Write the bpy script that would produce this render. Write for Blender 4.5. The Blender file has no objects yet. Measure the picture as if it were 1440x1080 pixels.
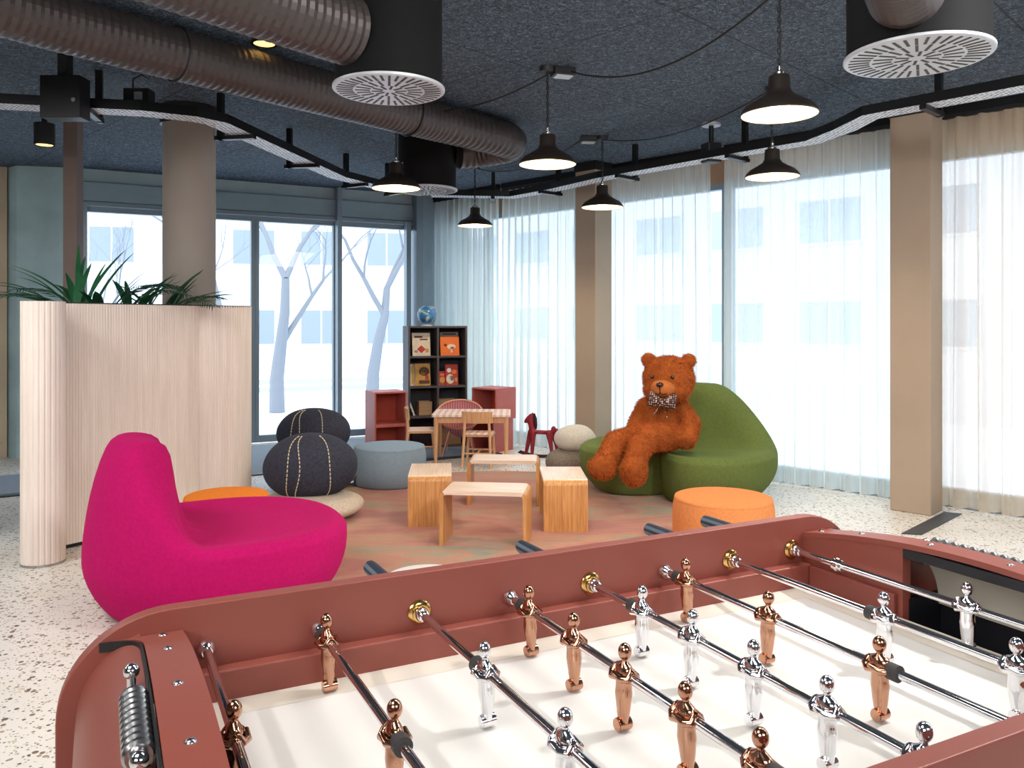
import bpy, bmesh, math, random
import numpy as np
from mathutils import Vector, Matrix, Euler, noise
PI = math.pi
sc = bpy.context.scene
COL = sc.collection
random.seed(7)
rng = np.random.default_rng(3)

# ------------------------------------------------------------------ materials
def lin(c):
    o = []
    for v in c[:3]:
        v /= 255.0
        o.append(v / 12.92 if v <= .04045 else ((v + .055) / 1.055) ** 2.4)
    return (*o, 1.0)

def newmat(name):
    m = bpy.data.materials.new(name); m.use_nodes = True
    nt = m.node_tree
    b = nt.nodes['Principled BSDF']
    return m, nt, b

def N(nt, t, **kw):
    n = nt.nodes.new(t)
    for k, v in kw.items():
        if k in n.inputs: n.inputs[k].default_value = v
        else: setattr(n, k, v)
    return n

def ramp(nt, stops, interp='LINEAR'):
    r = nt.nodes.new('ShaderNodeValToRGB'); e = r.color_ramp.elements
    r.color_ramp.interpolation = interp
    while len(e) < len(stops): e.new(.5)
    for el, (p, c) in zip(e, stops): el.position = p; el.color = c
    return r

def simple(name, c, rough=.5, metal=0, sheen=0, bump=0, bscale=200, var=0, vscale=6, spec=.5, coat=0, emit=None, es=0, sheen_tint=None):
    m, nt, b = newmat(name)
    col = lin(c)
    b.inputs['Base Color'].default_value = col
    b.inputs['Roughness'].default_value = rough
    b.inputs['Metallic'].default_value = metal
    b.inputs['Specular IOR Level'].default_value = spec
    b.inputs['Coat Weight'].default_value = coat
    if sheen:
        b.inputs['Sheen Weight'].default_value = sheen
        b.inputs['Sheen Roughness'].default_value = .5
        b.inputs['Sheen Tint'].default_value = sheen_tint or col
    if emit:
        b.inputs['Emission Color'].default_value = lin(emit); b.inputs['Emission Strength'].default_value = es
    tc = N(nt, 'ShaderNodeTexCoord')
    if var:
        n = N(nt, 'ShaderNodeTexNoise', Scale=vscale, Detail=5)
        nt.links.new(tc.outputs['Object'], n.inputs['Vector'])
        d = tuple(max(0, x * (1 - var)) for x in col[:3]) + (1,); l = tuple(min(1, x * (1 + var)) for x in col[:3]) + (1,)
        r = ramp(nt, [(.3, d), (.7, l)])
        nt.links.new(n.outputs['Fac'], r.inputs['Fac']); nt.links.new(r.outputs['Color'], b.inputs['Base Color'])
    if bump:
        n2 = N(nt, 'ShaderNodeTexNoise', Scale=bscale, Detail=3)
        nt.links.new(tc.outputs['Object'], n2.inputs['Vector'])
        bp = N(nt, 'ShaderNodeBump', Strength=bump, Distance=.004)
        nt.links.new(n2.outputs['Fac'], bp.inputs['Height']); nt.links.new(bp.outputs['Normal'], b.inputs['Normal'])
    return m

def m_terrazzo():
    m, nt, b = newmat('terrazzo')
    tc = N(nt, 'ShaderNodeTexCoord')
    base = lin((226, 222, 214))
    prev = None
    n0 = N(nt, 'ShaderNodeTexNoise', Scale=1.2, Detail=4); nt.links.new(tc.outputs['Object'], n0.inputs['Vector'])
    r0 = ramp(nt, [(.3, lin((214, 209, 200))), (.7, lin((234, 230, 224)))])
    nt.links.new(n0.outputs['Fac'], r0.inputs['Fac'])
    cur = r0.outputs['Color']
    for sc_, thr, stops in ((38, .30, [(0, lin((120, 98, 80))), (.35, lin((160, 140, 120))), (.6, lin((90, 84, 80))), (.8, lin((200, 185, 165)))]),
                            (75, .26, [(0, lin((96, 80, 68))), (.4, lin((140, 120, 104))), (.7, lin((180, 168, 150)))])):
        v = N(nt, 'ShaderNodeTexVoronoi', Scale=sc_); nt.links.new(tc.outputs['Object'], v.inputs['Vector'])
        sep = N(nt, 'ShaderNodeSeparateColor'); nt.links.new(v.outputs['Color'], sep.inputs['Color'])
        # random radius by cell
        mu = N(nt, 'ShaderNodeMath', operation='MULTIPLY'); nt.links.new(sep.outputs['Red'], mu.inputs[0]); mu.inputs[1].default_value = thr * 1.5
        lt = N(nt, 'ShaderNodeMath', operation='LESS_THAN'); nt.links.new(v.outputs['Distance'], lt.inputs[0]); nt.links.new(mu.outputs[0], lt.inputs[1])
        r = ramp(nt, stops, 'CONSTANT'); nt.links.new(sep.outputs['Green'], r.inputs['Fac'])
        mx = N(nt, 'ShaderNodeMix', data_type='RGBA'); nt.links.new(lt.outputs[0], mx.inputs['Factor'])
        nt.links.new(cur, mx.inputs[6]); nt.links.new(r.outputs['Color'], mx.inputs[7])
        cur = mx.outputs[2]
    nt.links.new(cur, b.inputs['Base Color'])
    b.inputs['Roughness'].default_value = .35
    return m

def m_ceiling():
    m, nt, b = newmat('wood_wool_ceiling')
    tc = N(nt, 'ShaderNodeTexCoord')
    n = N(nt, 'ShaderNodeTexNoise', Scale=42, Detail=6, Roughness=.75, Distortion=1.5); nt.links.new(tc.outputs['Object'], n.inputs['Vector'])
    r = ramp(nt, [(.36, lin((26, 34, 44))), (.5, lin((66, 80, 96))), (.66, lin((140, 160, 182)))])
    nt.links.new(n.outputs['Fac'], r.inputs['Fac'])
    # panel seams
    bk = N(nt, 'ShaderNodeTexBrick', Scale=1.0); bk.offset = 0
    bk.inputs['Brick Width'].default_value = 1.2; bk.inputs['Row Height'].default_value = .6 * 2
    bk.inputs['Mortar Size'].default_value = .006; bk.inputs['Color1'].default_value = (1, 1, 1, 1); bk.inputs['Color2'].default_value = (.95, .95, .95, 1); bk.inputs['Mortar'].default_value = (.35, .35, .35, 1)
    mp = N(nt, 'ShaderNodeMapping'); mp.inputs['Rotation'].default_value = (0, 0, math.radians(45)); nt.links.new(tc.outputs['Object'], mp.inputs['Vector']); nt.links.new(mp.outputs[0], bk.inputs['Vector'])
    mx = N(nt, 'ShaderNodeMix', data_type='RGBA', blend_type='MULTIPLY'); mx.inputs['Factor'].default_value = 1
    nt.links.new(r.outputs['Color'], mx.inputs[6]); nt.links.new(bk.outputs['Color'], mx.inputs[7])
    nt.links.new(mx.outputs[2], b.inputs['Base Color'])
    bp = N(nt, 'ShaderNodeBump', Strength=.9, Distance=.02); nt.links.new(n.outputs['Fac'], bp.inputs['Height']); nt.links.new(bp.outputs['Normal'], b.inputs['Normal'])
    b.inputs['Roughness'].default_value = .85
    return m

def m_rug():
    m, nt, b = newmat('rug_wool')
    tc = N(nt, 'ShaderNodeTexCoord')
    mp = N(nt, 'ShaderNodeMapping'); mp.inputs['Scale'].default_value = (.75, 2.2, 1); mp.inputs['Rotation'].default_value = (0, 0, -.12)
    nt.links.new(tc.outputs['Object'], mp.inputs['Vector'])
    n = N(nt, 'ShaderNodeTexNoise', Scale=1.0, Detail=7, Roughness=.68, Distortion=.9); nt.links.new(mp.outputs[0], n.inputs['Vector'])
    r = ramp(nt, [(.30, lin((96, 120, 124))), (.37, lin((140, 136, 112))), (.44, lin((176, 128, 98))), (.53, lin((172, 108, 90))), (.62, lin((160, 96, 86))), (.75, lin((184, 136, 130)))])
    nt.links.new(n.outputs['Fac'], r.inputs['Fac'])
    n2 = N(nt, 'ShaderNodeTexNoise', Scale=160, Detail=3); nt.links.new(tc.outputs['Object'], n2.inputs['Vector'])
    mx = N(nt, 'ShaderNodeMix', data_type='RGBA', blend_type='OVERLAY'); mx.inputs['Factor'].default_value = .35
    nt.links.new(r.outputs['Color'], mx.inputs[6]); nt.links.new(n2.outputs['Color'], mx.inputs[7])
    nt.links.new(mx.outputs[2], b.inputs['Base Color'])
    bp = N(nt, 'ShaderNodeBump', Strength=.6, Distance=.006); nt.links.new(n2.outputs['Fac'], bp.inputs['Height']); nt.links.new(bp.outputs['Normal'], b.inputs['Normal'])
    b.inputs['Roughness'].default_value = .95; b.inputs['Sheen Weight'].default_value = .2
    return m

def m_wood(name, c1, c2, scale=9, axis='Z', rough=.4):
    m, nt, b = newmat(name)
    tc = N(nt, 'ShaderNodeTexCoord'); mp = N(nt, 'ShaderNodeMapping')
    s = {'Z': (1, 1, .05), 'X': (.05, 1, 1), 'Y': (1, .05, 1)}[axis]
    mp.inputs['Scale'].default_value = s; nt.links.new(tc.outputs['Object'], mp.inputs['Vector'])
    n = N(nt, 'ShaderNodeTexNoise', Scale=scale * 8, Detail=5, Roughness=.6); nt.links.new(mp.outputs[0], n.inputs['Vector'])
    r = ramp(nt, [(.32, lin(c1)), (.68, lin(c2))]); nt.links.new(n.outputs['Fac'], r.inputs['Fac']); nt.links.new(r.outputs['Color'], b.inputs['Base Color'])
    b.inputs['Roughness'].default_value = rough
    return m

def m_curtain(name, c, fac):
    m, nt, b = newmat(name)
    nt.nodes.remove(b); out = nt.nodes['Material Output']
    d = N(nt, 'ShaderNodeBsdfDiffuse'); t = N(nt, 'ShaderNodeBsdfTranslucent'); tr = N(nt, 'ShaderNodeBsdfTransparent')
    d.inputs['Color'].default_value = lin(c); t.inputs['Color'].default_value = lin(c)
    a = N(nt, 'ShaderNodeMixShader'); a.inputs[0].default_value = .5
    nt.links.new(d.outputs[0], a.inputs[1]); nt.links.new(t.outputs[0], a.inputs[2])
    # thinner where the cloth faces you, denser edge-on, with a fine weave
    lw = N(nt, 'ShaderNodeLayerWeight', Blend=.35)
    mr = N(nt, 'ShaderNodeMapRange'); mr.inputs['To Min'].default_value = fac; mr.inputs['To Max'].default_value = fac * .25
    nt.links.new(lw.outputs['Facing'], mr.inputs['Value'])
    s = N(nt, 'ShaderNodeMixShader'); nt.links.new(mr.outputs[0], s.inputs[0])
    nt.links.new(a.outputs[0], s.inputs[1]); nt.links.new(tr.outputs[0], s.inputs[2]); nt.links.new(s.outputs[0], out.inputs['Surface'])
    return m

def m_glass():
    m, nt, b = newmat('window_glass')
    nt.nodes.remove(b); out = nt.nodes['Material Output']
    tr = N(nt, 'ShaderNodeBsdfTransparent'); tr.inputs['Color'].default_value = (.96, .985, 1, 1)
    g = N(nt, 'ShaderNodeBsdfGlossy', Roughness=.02)
    s = N(nt, 'ShaderNodeMixShader'); s.inputs[0].default_value = .012
    nt.links.new(tr.outputs[0], s.inputs[1]); nt.links.new(g.outputs[0], s.inputs[2]); nt.links.new(s.outputs[0], out.inputs['Surface'])
    return m

def m_felt(name, c, c2=None, var=.12, sheen=.35, bump=.5, scale=260):
    return simple(name, c, rough=.95, sheen=sheen, bump=bump, bscale=scale, var=var, vscale=60, spec=.15)

def m_tray():
    m, nt, b = newmat('perforated_tray_metal')
    tc = N(nt, 'ShaderNodeTexCoord')
    v = N(nt, 'ShaderNodeTexVoronoi', Scale=34); v.inputs['Randomness'].default_value = .25; nt.links.new(tc.outputs['Object'], v.inputs['Vector'])
    r = ramp(nt, [(.27, lin((46, 50, 58))), (.36, lin((206, 212, 222)))]); nt.links.new(v.outputs['Distance'], r.inputs['Fac']); nt.links.new(r.outputs['Color'], b.inputs['Base Color'])
    b.inputs['Roughness'].default_value = .5
    return m

def m_polka(name, c, dot):
    m, nt, b = newmat(name)
    tc = N(nt, 'ShaderNodeTexCoord'); v = N(nt, 'ShaderNodeTexVoronoi', Scale=62); v.inputs['Randomness'].default_value = .3
    nt.links.new(tc.outputs['Object'], v.inputs['Vector'])
    r = ramp(nt, [(.30, lin(dot)), (.36, lin(c))]); nt.links.new(v.outputs['Distance'], r.inputs['Fac']); nt.links.new(r.outputs['Color'], b.inputs['Base Color'])
    b.inputs['Roughness'].default_value = .8
    return m

def m_globe():
    m, nt, b = newmat('globe_map')
    tc = N(nt, 'ShaderNodeTexCoord'); n = N(nt, 'ShaderNodeTexNoise', Scale=11, Detail=4, Distortion=.4); nt.links.new(tc.outputs['Object'], n.inputs['Vector'])
    r = ramp(nt, [(.5, lin((62, 122, 176))), (.56, lin((100, 160, 196))), (.6, lin((190, 205, 190)))]); nt.links.new(n.outputs['Fac'], r.inputs['Fac']); nt.links.new(r.outputs['Color'], b.inputs['Base Color'])
    b.inputs['Roughness'].default_value = .25
    return m

def m_stripe(name, c1, c2, scale, axis=0):
    m, nt, b = newmat(name)
    tc = N(nt, 'ShaderNodeTexCoord'); sp = N(nt, 'ShaderNodeSeparateXYZ'); nt.links.new(tc.outputs['Object'], sp.inputs[0])
    mu = N(nt, 'ShaderNodeMath', operation='MULTIPLY'); nt.links.new(sp.outputs[axis], mu.inputs[0]); mu.inputs[1].default_value = scale
    fr = N(nt, 'ShaderNodeMath', operation='FRACT'); nt.links.new(mu.outputs[0], fr.inputs[0])
    r = ramp(nt, [(0, lin(c1)), (.5, lin(c2))], 'CONSTANT'); nt.links.new(fr.outputs[0], r.inputs['Fac']); nt.links.new(r.outputs['Color'], b.inputs['Base Color'])
    b.inputs['Roughness'].default_value = .6
    return m

M = dict(
    terrazzo=m_terrazzo(), ceiling=m_ceiling(), rug=m_rug(), glass=m_glass(),
    grey_mat=simple('grey_entrance_mat', (128, 140, 152), .9, bump=.5, bscale=300, var=.08, vscale=60),
    dark_strip=simple('dark_metal_strip', (64, 70, 76), .45, .4),
    alu=simple('blue_grey_aluminium', (140, 156, 168), .4, .35),
    header=simple('grey_green_header', (168, 190, 200), .6, var=.05),
    header2=simple('slate_header_panel', (150, 172, 184), .5, var=.05),
    header_b=simple('beige_header', (168, 136, 108), .75, var=.06),
    concrete_green=simple('blue_green_concrete', (176, 202, 208), .8, var=.18, vscale=2.2, bump=.2, bscale=40),
    plaster_tan=simple('tan_plaster', (206, 186, 160), .85, var=.08, vscale=3),
    plaster=simple('pale_room_plaster', (170, 165, 158), .85, var=.04, vscale=3),
    column=simple('warm_grey_concrete', (158, 148, 140), .75, var=.06, vscale=2.5, bump=.1, bscale=50),
    column_b=simple('beige_painted_column', (166, 148, 130), .7, var=.05, vscale=2),
    post=simple('brownish_post', (122, 104, 98), .6, var=.05),
    black=simple('black_paint', (22, 23, 26), .5),
    black_metal=simple('black_metal', (32, 33, 36), .38, .5),
    duct=simple('dark_brown_duct', (74, 67, 67), .45, .5, var=.08, vscale=5),
    duct_black=simple('matt_black_plenum', (15, 15, 17), .8, 0, spec=.2),
    grille=simple('silver_grille', (186, 190, 198), .4, .2),
    tray=m_tray(),
    shade=simple('dark_bronze_enamel', (40, 32, 28), .5, 0),
    shade_in=simple('glowing_white_enamel', (250, 236, 210), .5, emit=(255, 222, 170), es=1.6),  # the bulb's light on the enamel is put in as emission
    bulb=simple('lit_bulb', (255, 240, 210), .5, emit=(255, 232, 190), es=7),
    warm_glow=simple('lit_lens', (255, 220, 150), .5, emit=(255, 200, 110), es=3),
    brass=simple('polished_brass', (206, 170, 108), .18, 1),
    chrome=simple('chrome', (228, 228, 232), .06, 1),
    steel=simple('brushed_steel', (176, 176, 178), .25, 1),
    copper=simple('polished_copper', (190, 143, 118), .14, 1),
    rubber=simple('dark_rubber', (52, 50, 50), .6),
    grip=m_stripe('striped_handle_grip', (34, 42, 54), (92, 104, 118), 70, 2),
    red=simple('terracotta_lacquer', (136, 72, 62), .42, var=.02, spec=.4),
    red_dark=simple('terracotta_side', (124, 63, 55), .45, spec=.4),
    field=simple('white_playing_surface', (226, 225, 222), .3, var=.01),
    field_edge=simple('cream_field_edge', (214, 206, 194), .4),
    goal_dark=simple('goal_black', (20, 22, 30), .5),
    goal_hood=simple('goal_grey_hood', (196, 192, 180), .45, 0),
    pink=m_felt('magenta_wool', (178, 15, 94), var=.10, sheen=.3),
    green=m_felt('moss_green_wool', (98, 112, 60), var=.12, sheen=.25),
    orange=m_felt('orange_velvet', (212, 134, 80), var=.08, sheen=.4),
    orange2=m_felt('deep_orange_velvet', (226, 128, 44), var=.08, sheen=.3),
    blue_pouf=m_felt('grey_blue_wool', (136, 156, 172), var=.06, sheen=.3),
    peb_dark=m_felt('charcoal_felt', (58, 60, 72), var=.25, sheen=.2),
    peb_beige=m_felt('sand_felt', (196, 180, 164), var=.14, sheen=.2),
    peb_pale=m_felt('pale_grey_felt', (206, 200, 190), var=.1, sheen=.2),
    peb_grey=m_felt('stone_grey_felt', (126, 116, 106), var=.25, sheen=.2),
    stitch=simple('cream_thread', (220, 206, 176), .8),
    bamboo_top=m_wood('pale_bamboo', (218, 190, 166), (238, 216, 198), 9, 'X', .3),
    bamboo=m_wood('honey_bamboo', (176, 118, 64), (216, 160, 100), 12, 'Z', .35),
    beech=m_wood('beech_wood', (206, 152, 108), (226, 178, 134), 6, 'Z', .45),
    tambour=m_wood('whitewashed_tambour', (226, 212, 202), (238, 227, 219), 4, 'Z', .55),
    black_trim=simple('black_trim', (26, 26, 28), .5),
    soil=simple('dark_soil', (40, 32, 26), .95, bump=.8, bscale=60),
    leaf=simple('palm_green', (36, 96, 58), .45, var=.3, vscale=9),
    leaf2=simple('deep_palm_green', (24, 72, 50), .45, var=.3, vscale=9),
    bear=simple('ginger_plush', (158, 84, 40), .95, sheen=.4, bump=.6, bscale=70, var=.22, vscale=14, spec=.1),
    bear_muz=simple('light_ginger_plush', (178, 104, 58), .95, sheen=.4, bump=.6, bscale=90, var=.15, vscale=20, spec=.1),
    fur=simple('ginger_fur', (176, 92, 42), .8, var=.25, vscale=12, spec=.15),
    eye=simple('dark_eye', (24, 14, 8), .12, coat=.5),
    bow=m_polka('polka_dot_ribbon', (70, 44, 40), (232, 214, 200)),
    shelf_dark=simple('charcoal_shelf', (78, 74, 78), .55, var=.05),
    shelf_in=simple('dark_shelf_back', (58, 56, 62), .6),
    cube_red=simple('rust_red_cube', (190, 100, 92), .5, var=.06),
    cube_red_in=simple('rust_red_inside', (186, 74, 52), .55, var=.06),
    horse=simple('crimson_wood', (140, 26, 44), .5, var=.12, vscale=12),
    horse_dark=simple('dark_mane', (50, 22, 32), .8),
    rattan=simple('pink_rattan', (226, 164, 140), .6),
    rattan_weave=m_stripe('pink_purple_weave', (222, 132, 120), (150, 96, 130), 38, 0),
    kid_top=m_stripe('striped_table_top', (244, 226, 218), (226, 190, 178), 16, 0),
    globe=m_globe(),
    white=simple('white_lacquer', (240, 238, 234), .35),
    cream=simple('cream_paper', (228, 212, 190), .6, var=.08, vscale=30),
    bk_orange=simple('orange_cover', (240, 116, 36), .5),
    bk_red=simple('red_cover', (190, 52, 44), .5, var=.15, vscale=30),
    bk_grey=simple('grey_cover', (150, 138, 128), .6),
    bk_yellow=simple('ochre_cover', (206, 156, 70), .5, var=.15, vscale=30),
    bk_brown=simple('brown_print', (96, 58, 40), .6),
    bk_stripe=m_stripe('red_white_blue_stripes', (222, 200, 200), (70, 50, 80), 26, 2),
    toy_yellow=simple('toy_yellow', (214, 178, 60), .5),
    card=m_wood('cardboard', (186, 150, 112), (204, 170, 130), 4, 'X', .8),
    fabric_dark=simple('dark_fabric', (40, 26, 34), .9, var=.4, vscale=30),
    curtain=m_curtain('sheer_curtain', (236, 243, 240), .47),
    curtain_tan=m_curtain('tan_sheer_curtain', (230, 214, 192), .45),
    tree=simple('hazed_bark', (140, 146, 156), .9),  # outdoor haze is put into the pale bark colour
    facade=simple('pale_facade', (226, 230, 236), .9),
    facade_win=simple('pale_facade_window', (150, 162, 176), .6),
    facade_win2=simple('blue_facade_window', (176, 188, 202), .6),
    street=simple('blown_out_street', (236, 240, 245), .9, var=.03, vscale=.3),  # near white: blown-out daylight is put into the ground colour
    street_line=simple('street_kerb_grey', (196, 202, 210), .9),
)

# ------------------------------------------------------------------ mesh builder
class MB:
    def __init__(s): s.v = []; s.f = []; s.m = []; s.mi = 0; s.T = Matrix.Identity(4)
    def add(s, vs, fs):
        o = len(s.v)
        s.v += [tuple(s.T @ Vector(p)) for p in vs]
        s.f += [tuple(i + o for i in f) for f in fs]; s.m += [s.mi] * len(fs)
        return s
    def box(s, x0, x1, y0, y1, z0, z1):
        return s.add([(x0,y0,z0),(x1,y0,z0),(x1,y1,z0),(x0,y1,z0),(x0,y0,z1),(x1,y0,z1),(x1,y1,z1),(x0,y1,z1)],
                     [(0,3,2,1),(4,5,6,7),(0,1,5,4),(1,2,6,5),(2,3,7,6),(3,0,4,7)])
    def prism(s, poly, z0, z1):   # poly ccw in xy
        n = len(poly)
        return s.add([(x,y,z0) for x,y in poly] + [(x,y,z1) for x,y in poly],
                     [tuple(range(n-1,-1,-1)), tuple(range(n,2*n))] + [(i,(i+1)%n,n+(i+1)%n,n+i) for i in range(n)])
    def extr(s, poly, y0, y1):    # poly (x,z), extruded along y
        n = len(poly)
        return s.add([(x,y0,z) for x,z in poly] + [(x,y1,z) for x,z in poly],
                     [tuple(range(n)), tuple(range(2*n-1,n-1,-1))] + [(i,n+i,n+(i+1)%n,(i+1)%n) for i in range(n)])
    def lathe(s, prof, n=32, c=(0,0,0), cap=True):  # prof [(r,z)]
        vs = []; fs = []
        for r, z in prof:
            for k in range(n):
                a = 2*PI*k/n; vs.append((c[0]+r*math.cos(a), c[1]+r*math.sin(a), c[2]+z))
        for i in range(len(prof)-1):
            for k in range(n):
                fs.append((i*n+k, i*n+(k+1)%n, (i+1)*n+(k+1)%n, (i+1)*n+k))
        if cap:
            fs.append(tuple(range(n-1,-1,-1))); fs.append(tuple((len(prof)-1)*n+k for k in range(n)))
        return s.add(vs, fs)
    def cyl(s, p0, p1, r0, r1=None, n=16):
        return s.tube([p0, p1], [r0, r0 if r1 is None else r1], n)
    def tube(s, pts, r, n=12, cap=True, closed=False):
        pts = [Vector(p) for p in pts]; L = len(pts)
        rs = r if isinstance(r, (list, tuple)) else [r]*L
        vs = []; fs = []
        up = None
        for i, p in enumerate(pts):
            if closed: t = pts[(i+1)%L] - pts[i-1]
            else: t = pts[min(i+1,L-1)] - pts[max(i-1,0)]
            t = t.normalized() if t.length > 1e-9 else Vector((0,0,1))
            if up is None:
                a = Vector((0,0,1)) if abs(t.z) < .9 else Vector((1,0,0))
                up = (a - t*a.dot(t)).normalized()
            else:
                up = up - t*up.dot(t)
                up = up.normalized() if up.length > 1e-6 else Vector((1,0,0))
            b = t.cross(up)
            for k in range(n):
                an = 2*PI*k/n
                vs.append(tuple(p + (up*math.cos(an) + b*math.sin(an))*rs[i]))
        for i in range(L if closed else L-1):
            j = (i+1) % L
            for k in range(n):
                fs.append((i*n+k, i*n+(k+1)%n, j*n+(k+1)%n, j*n+k))
        if cap and not closed:
            fs.append(tuple(range(n-1,-1,-1))); fs.append(tuple((L-1)*n+k for k in range(n)))
        return s.add(vs, fs)
    def sphere(s, c, r, nu=24, nv=14, rz=None, ry=None):
        r = (r, ry or r, rz or r)
        vs = [(c[0],c[1],c[2]-r[2])]; fs = []
        for j in range(1, nv):
            th = PI*j/nv
            for k in range(nu):
                a = 2*PI*k/nu
                vs.append((c[0]+r[0]*math.sin(th)*math.cos(a), c[1]+r[1]*math.sin(th)*math.sin(a), c[2]-r[2]*math.cos(th)))
        vs.append((c[0],c[1],c[2]+r[2])); e = len(vs)-1
        for k in range(nu): fs.append((0, 1+(k+1)%nu, 1+k))
        for j in range(nv-2):
            for k in range(nu):
                a = 1+j*nu; b = a+nu
                fs.append((a+k, a+(k+1)%nu, b+(k+1)%nu, b+k))
        a = 1+(nv-2)*nu
        for k in range(nu): fs.append((a+k, a+(k+1)%nu, e))
        return s.add(vs, fs)
    def loft(s, rings, cap=True):
        n = len(rings[0]); vs = [p for r in rings for p in r]; fs = []
        for i in range(len(rings)-1):
            for k in range(n):
                fs.append((i*n+k, i*n+(k+1)%n, (i+1)*n+(k+1)%n, (i+1)*n+k))
        if cap: fs.append(tuple(range(n-1,-1,-1))); fs.append(tuple((len(rings)-1)*n+k for k in range(n)))
        return s.add(vs, fs)
    def build(s, name, mats, parent=None, bevel=0, smooth=None, subsurf=0, seg=2, loc=None, rz=None):
        me = bpy.data.meshes.new(name); me.from_pydata(s.v, [], s.f)
        if not isinstance(mats, (list, tuple)): mats = [mats]
        for m in mats: me.materials.append(m)
        if len(mats) > 1: me.polygons.foreach_set('material_index', s.m)
        bm = bmesh.new(); bm.from_mesh(me); bmesh.ops.recalc_face_normals(bm, faces=bm.faces); bm.to_mesh(me); bm.free()
        o = bpy.data.objects.new(name, me); COL.objects.link(o)
        if parent: o.parent = parent
        if loc is not None: o.location = loc
        if rz is not None: o.rotation_euler.z = rz
        if smooth:
            me.shade_smooth()
            me.set_sharp_from_angle(angle=math.radians(smooth))
        if bevel:
            b = o.modifiers.new('bevel', 'BEVEL'); b.width = bevel; b.segments = seg; b.limit_method = 'ANGLE'; b.angle_limit = math.radians(40)
            me.shade_smooth(); b.harden_normals = True
        if subsurf:
            b = o.modifiers.new('sub', 'SUBSURF'); b.levels = subsurf; b.render_levels = subsurf; me.shade_smooth()
        return o

def tag(o, label, cat, group=None, kind=None):
    if label: o['label'] = label
    if cat: o['category'] = cat
    if group: o['group'] = group
    if kind: o['kind'] = kind
    return o
def thing(name, label, cat, loc=(0,0,0), rz=0, group=None):
    o = bpy.data.objects.new(name, None); COL.objects.link(o); o.location = loc; o.rotation_euler.z = rz
    o.empty_display_size = .1
    return tag(o, label, cat, group)
def struct(o): o['kind'] = 'structure'; return o
def dup(root, loc, rz, label=None):
    def rec(o, par):
        c = o.copy(); COL.objects.link(c); c.parent = par
        for ch in list(o.children): rec(ch, c)
        return c
    r = rec(root, None); r.location = loc; r.rotation_euler.z = rz
    if label: r['label'] = label
    return r
R = math.radians
def rot2(x, y, a): return (x*math.cos(a)-y*math.sin(a), x*math.sin(a)+y*math.cos(a))

# ------------------------------------------------------------------ camera
H = 1.4; F = 1150.
cam = bpy.data.cameras.new('camera'); co = bpy.data.objects.new('camera', cam); COL.objects.link(co)
co.location = (0, 0, H); co.rotation_euler = (R(90), 0, 0)
cam.sensor_width = 36; cam.lens = 36*F/1440; cam.shift_y = -86/1440; cam.clip_start = .05; cam.clip_end = 300
sc.camera = co
sc.view_settings.view_transform = 'Standard'
sc.view_settings.look = 'None'
sc.view_settings.exposure = 0
sc.cycles.transparent_max_bounces = 24
sc.cycles.max_bounces = 8

CEIL = 3.02
# ------------------------------------------------------------------ setting
# left glazing line: P + t*D ; right glazing line X+Y=9.70
LP = Vector((-2.98, 9.40, 0)); LD = Vector((.88, .475, 0)).normalized(); LA = math.atan2(LD.y, LD.x)
def lpt(px):
    k = (px-720)/F
    t = (k*LP.y - LP.x)/(LD.x - k*LD.y); return t
LCORN = 2.40
_n = Vector((-LD.y, LD.x, 0))*.30
_a, _c = LP+LD*lpt(114)+_n, LP+LD*2.62+_n
FOOT = [(-7.5, -5.5), (8.5, -5.5), (8.5, 1.62), (_c.x, 10.12-_c.x), (_c.x, _c.y), (_a.x, _a.y), (-5.1, 8.95), (-7.5, 8.3)]
FOOT[3] = (.1, 10.02); FOOT[4] = (-.62, 10.74)
o = MB().prism(FOOT, -.12, 0).build('floor', M['terrazzo']); struct(o)
o = MB().prism(FOOT, CEIL, CEIL+.12).build('ceiling', M['ceiling']); struct(o)

def left_frame(x0, x1, y0, y1, z0, z1, mb=None):
    b = mb or MB(); b.T = Matrix.Translation(LP) @ Matrix.Rotation(LA, 4, 'Z'); b.box(x0, x1, y0, y1, z0, z1); return b
T0, T1 = lpt(114), LCORN
# header above the left glazing
HB = 2.66
b = left_frame(T0, T1, 0, .3, HB, CEIL); struct(b.build('wall_back', M['header']))
b = left_frame(T0, T1, -.035, 0, HB+.02, HB+.22); struct(b.build('trim_1', M['header2'], bevel=.004))
b = left_frame(T0, T1, -.05, 0, HB-.03, HB+.015); struct(b.build('trim_2', M['alu'], bevel=.004))
# glazing bays on the left: frame + pane each
bays = [(T0, lpt(268)), (lpt(268), lpt(359)), (lpt(359), lpt(474)), (lpt(474), lpt(584))]
for i, (a, c) in enumerate(bays):
    fr = MB(); w = .045
    left_frame(a, a+w, 0, .08, .02, HB-.03, fr); left_frame(c-w, c, 0, .08, .02, HB-.03, fr)
    left_frame(a+w, c-w, 0, .08, .02, .10, fr); left_frame(a+w, c-w, 0, .08, HB-.09, HB-.03, fr)
    fo = fr.build('window_%d' % (i+1), M['alu'], bevel=.004); struct(fo)
    left_frame(a+w, c-w, .035, .043, .10, HB-.09).build('pane', M['glass'], fo)
# posts
for i, (px, w, d, zt, mt) in enumerate([(474, .055, .12, CEIL, 'alu'), (571, .06, .1, HB, 'alu'), (584, .09, .16, CEIL, 'alu'), (118, .06, .1, HB, 'alu')]):
    t = lpt(px); struct(left_frame(t-w/2, t+w/2, -d, .0, 0, zt).build('trim_%d' % (i+3), M[mt], bevel=.004))
# corner return wall between glazing and curtain
b = left_frame(lpt(588), T1+.3, -.06, .3, 0, CEIL); struct(b.build('wall_corner', M['header2']))
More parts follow.
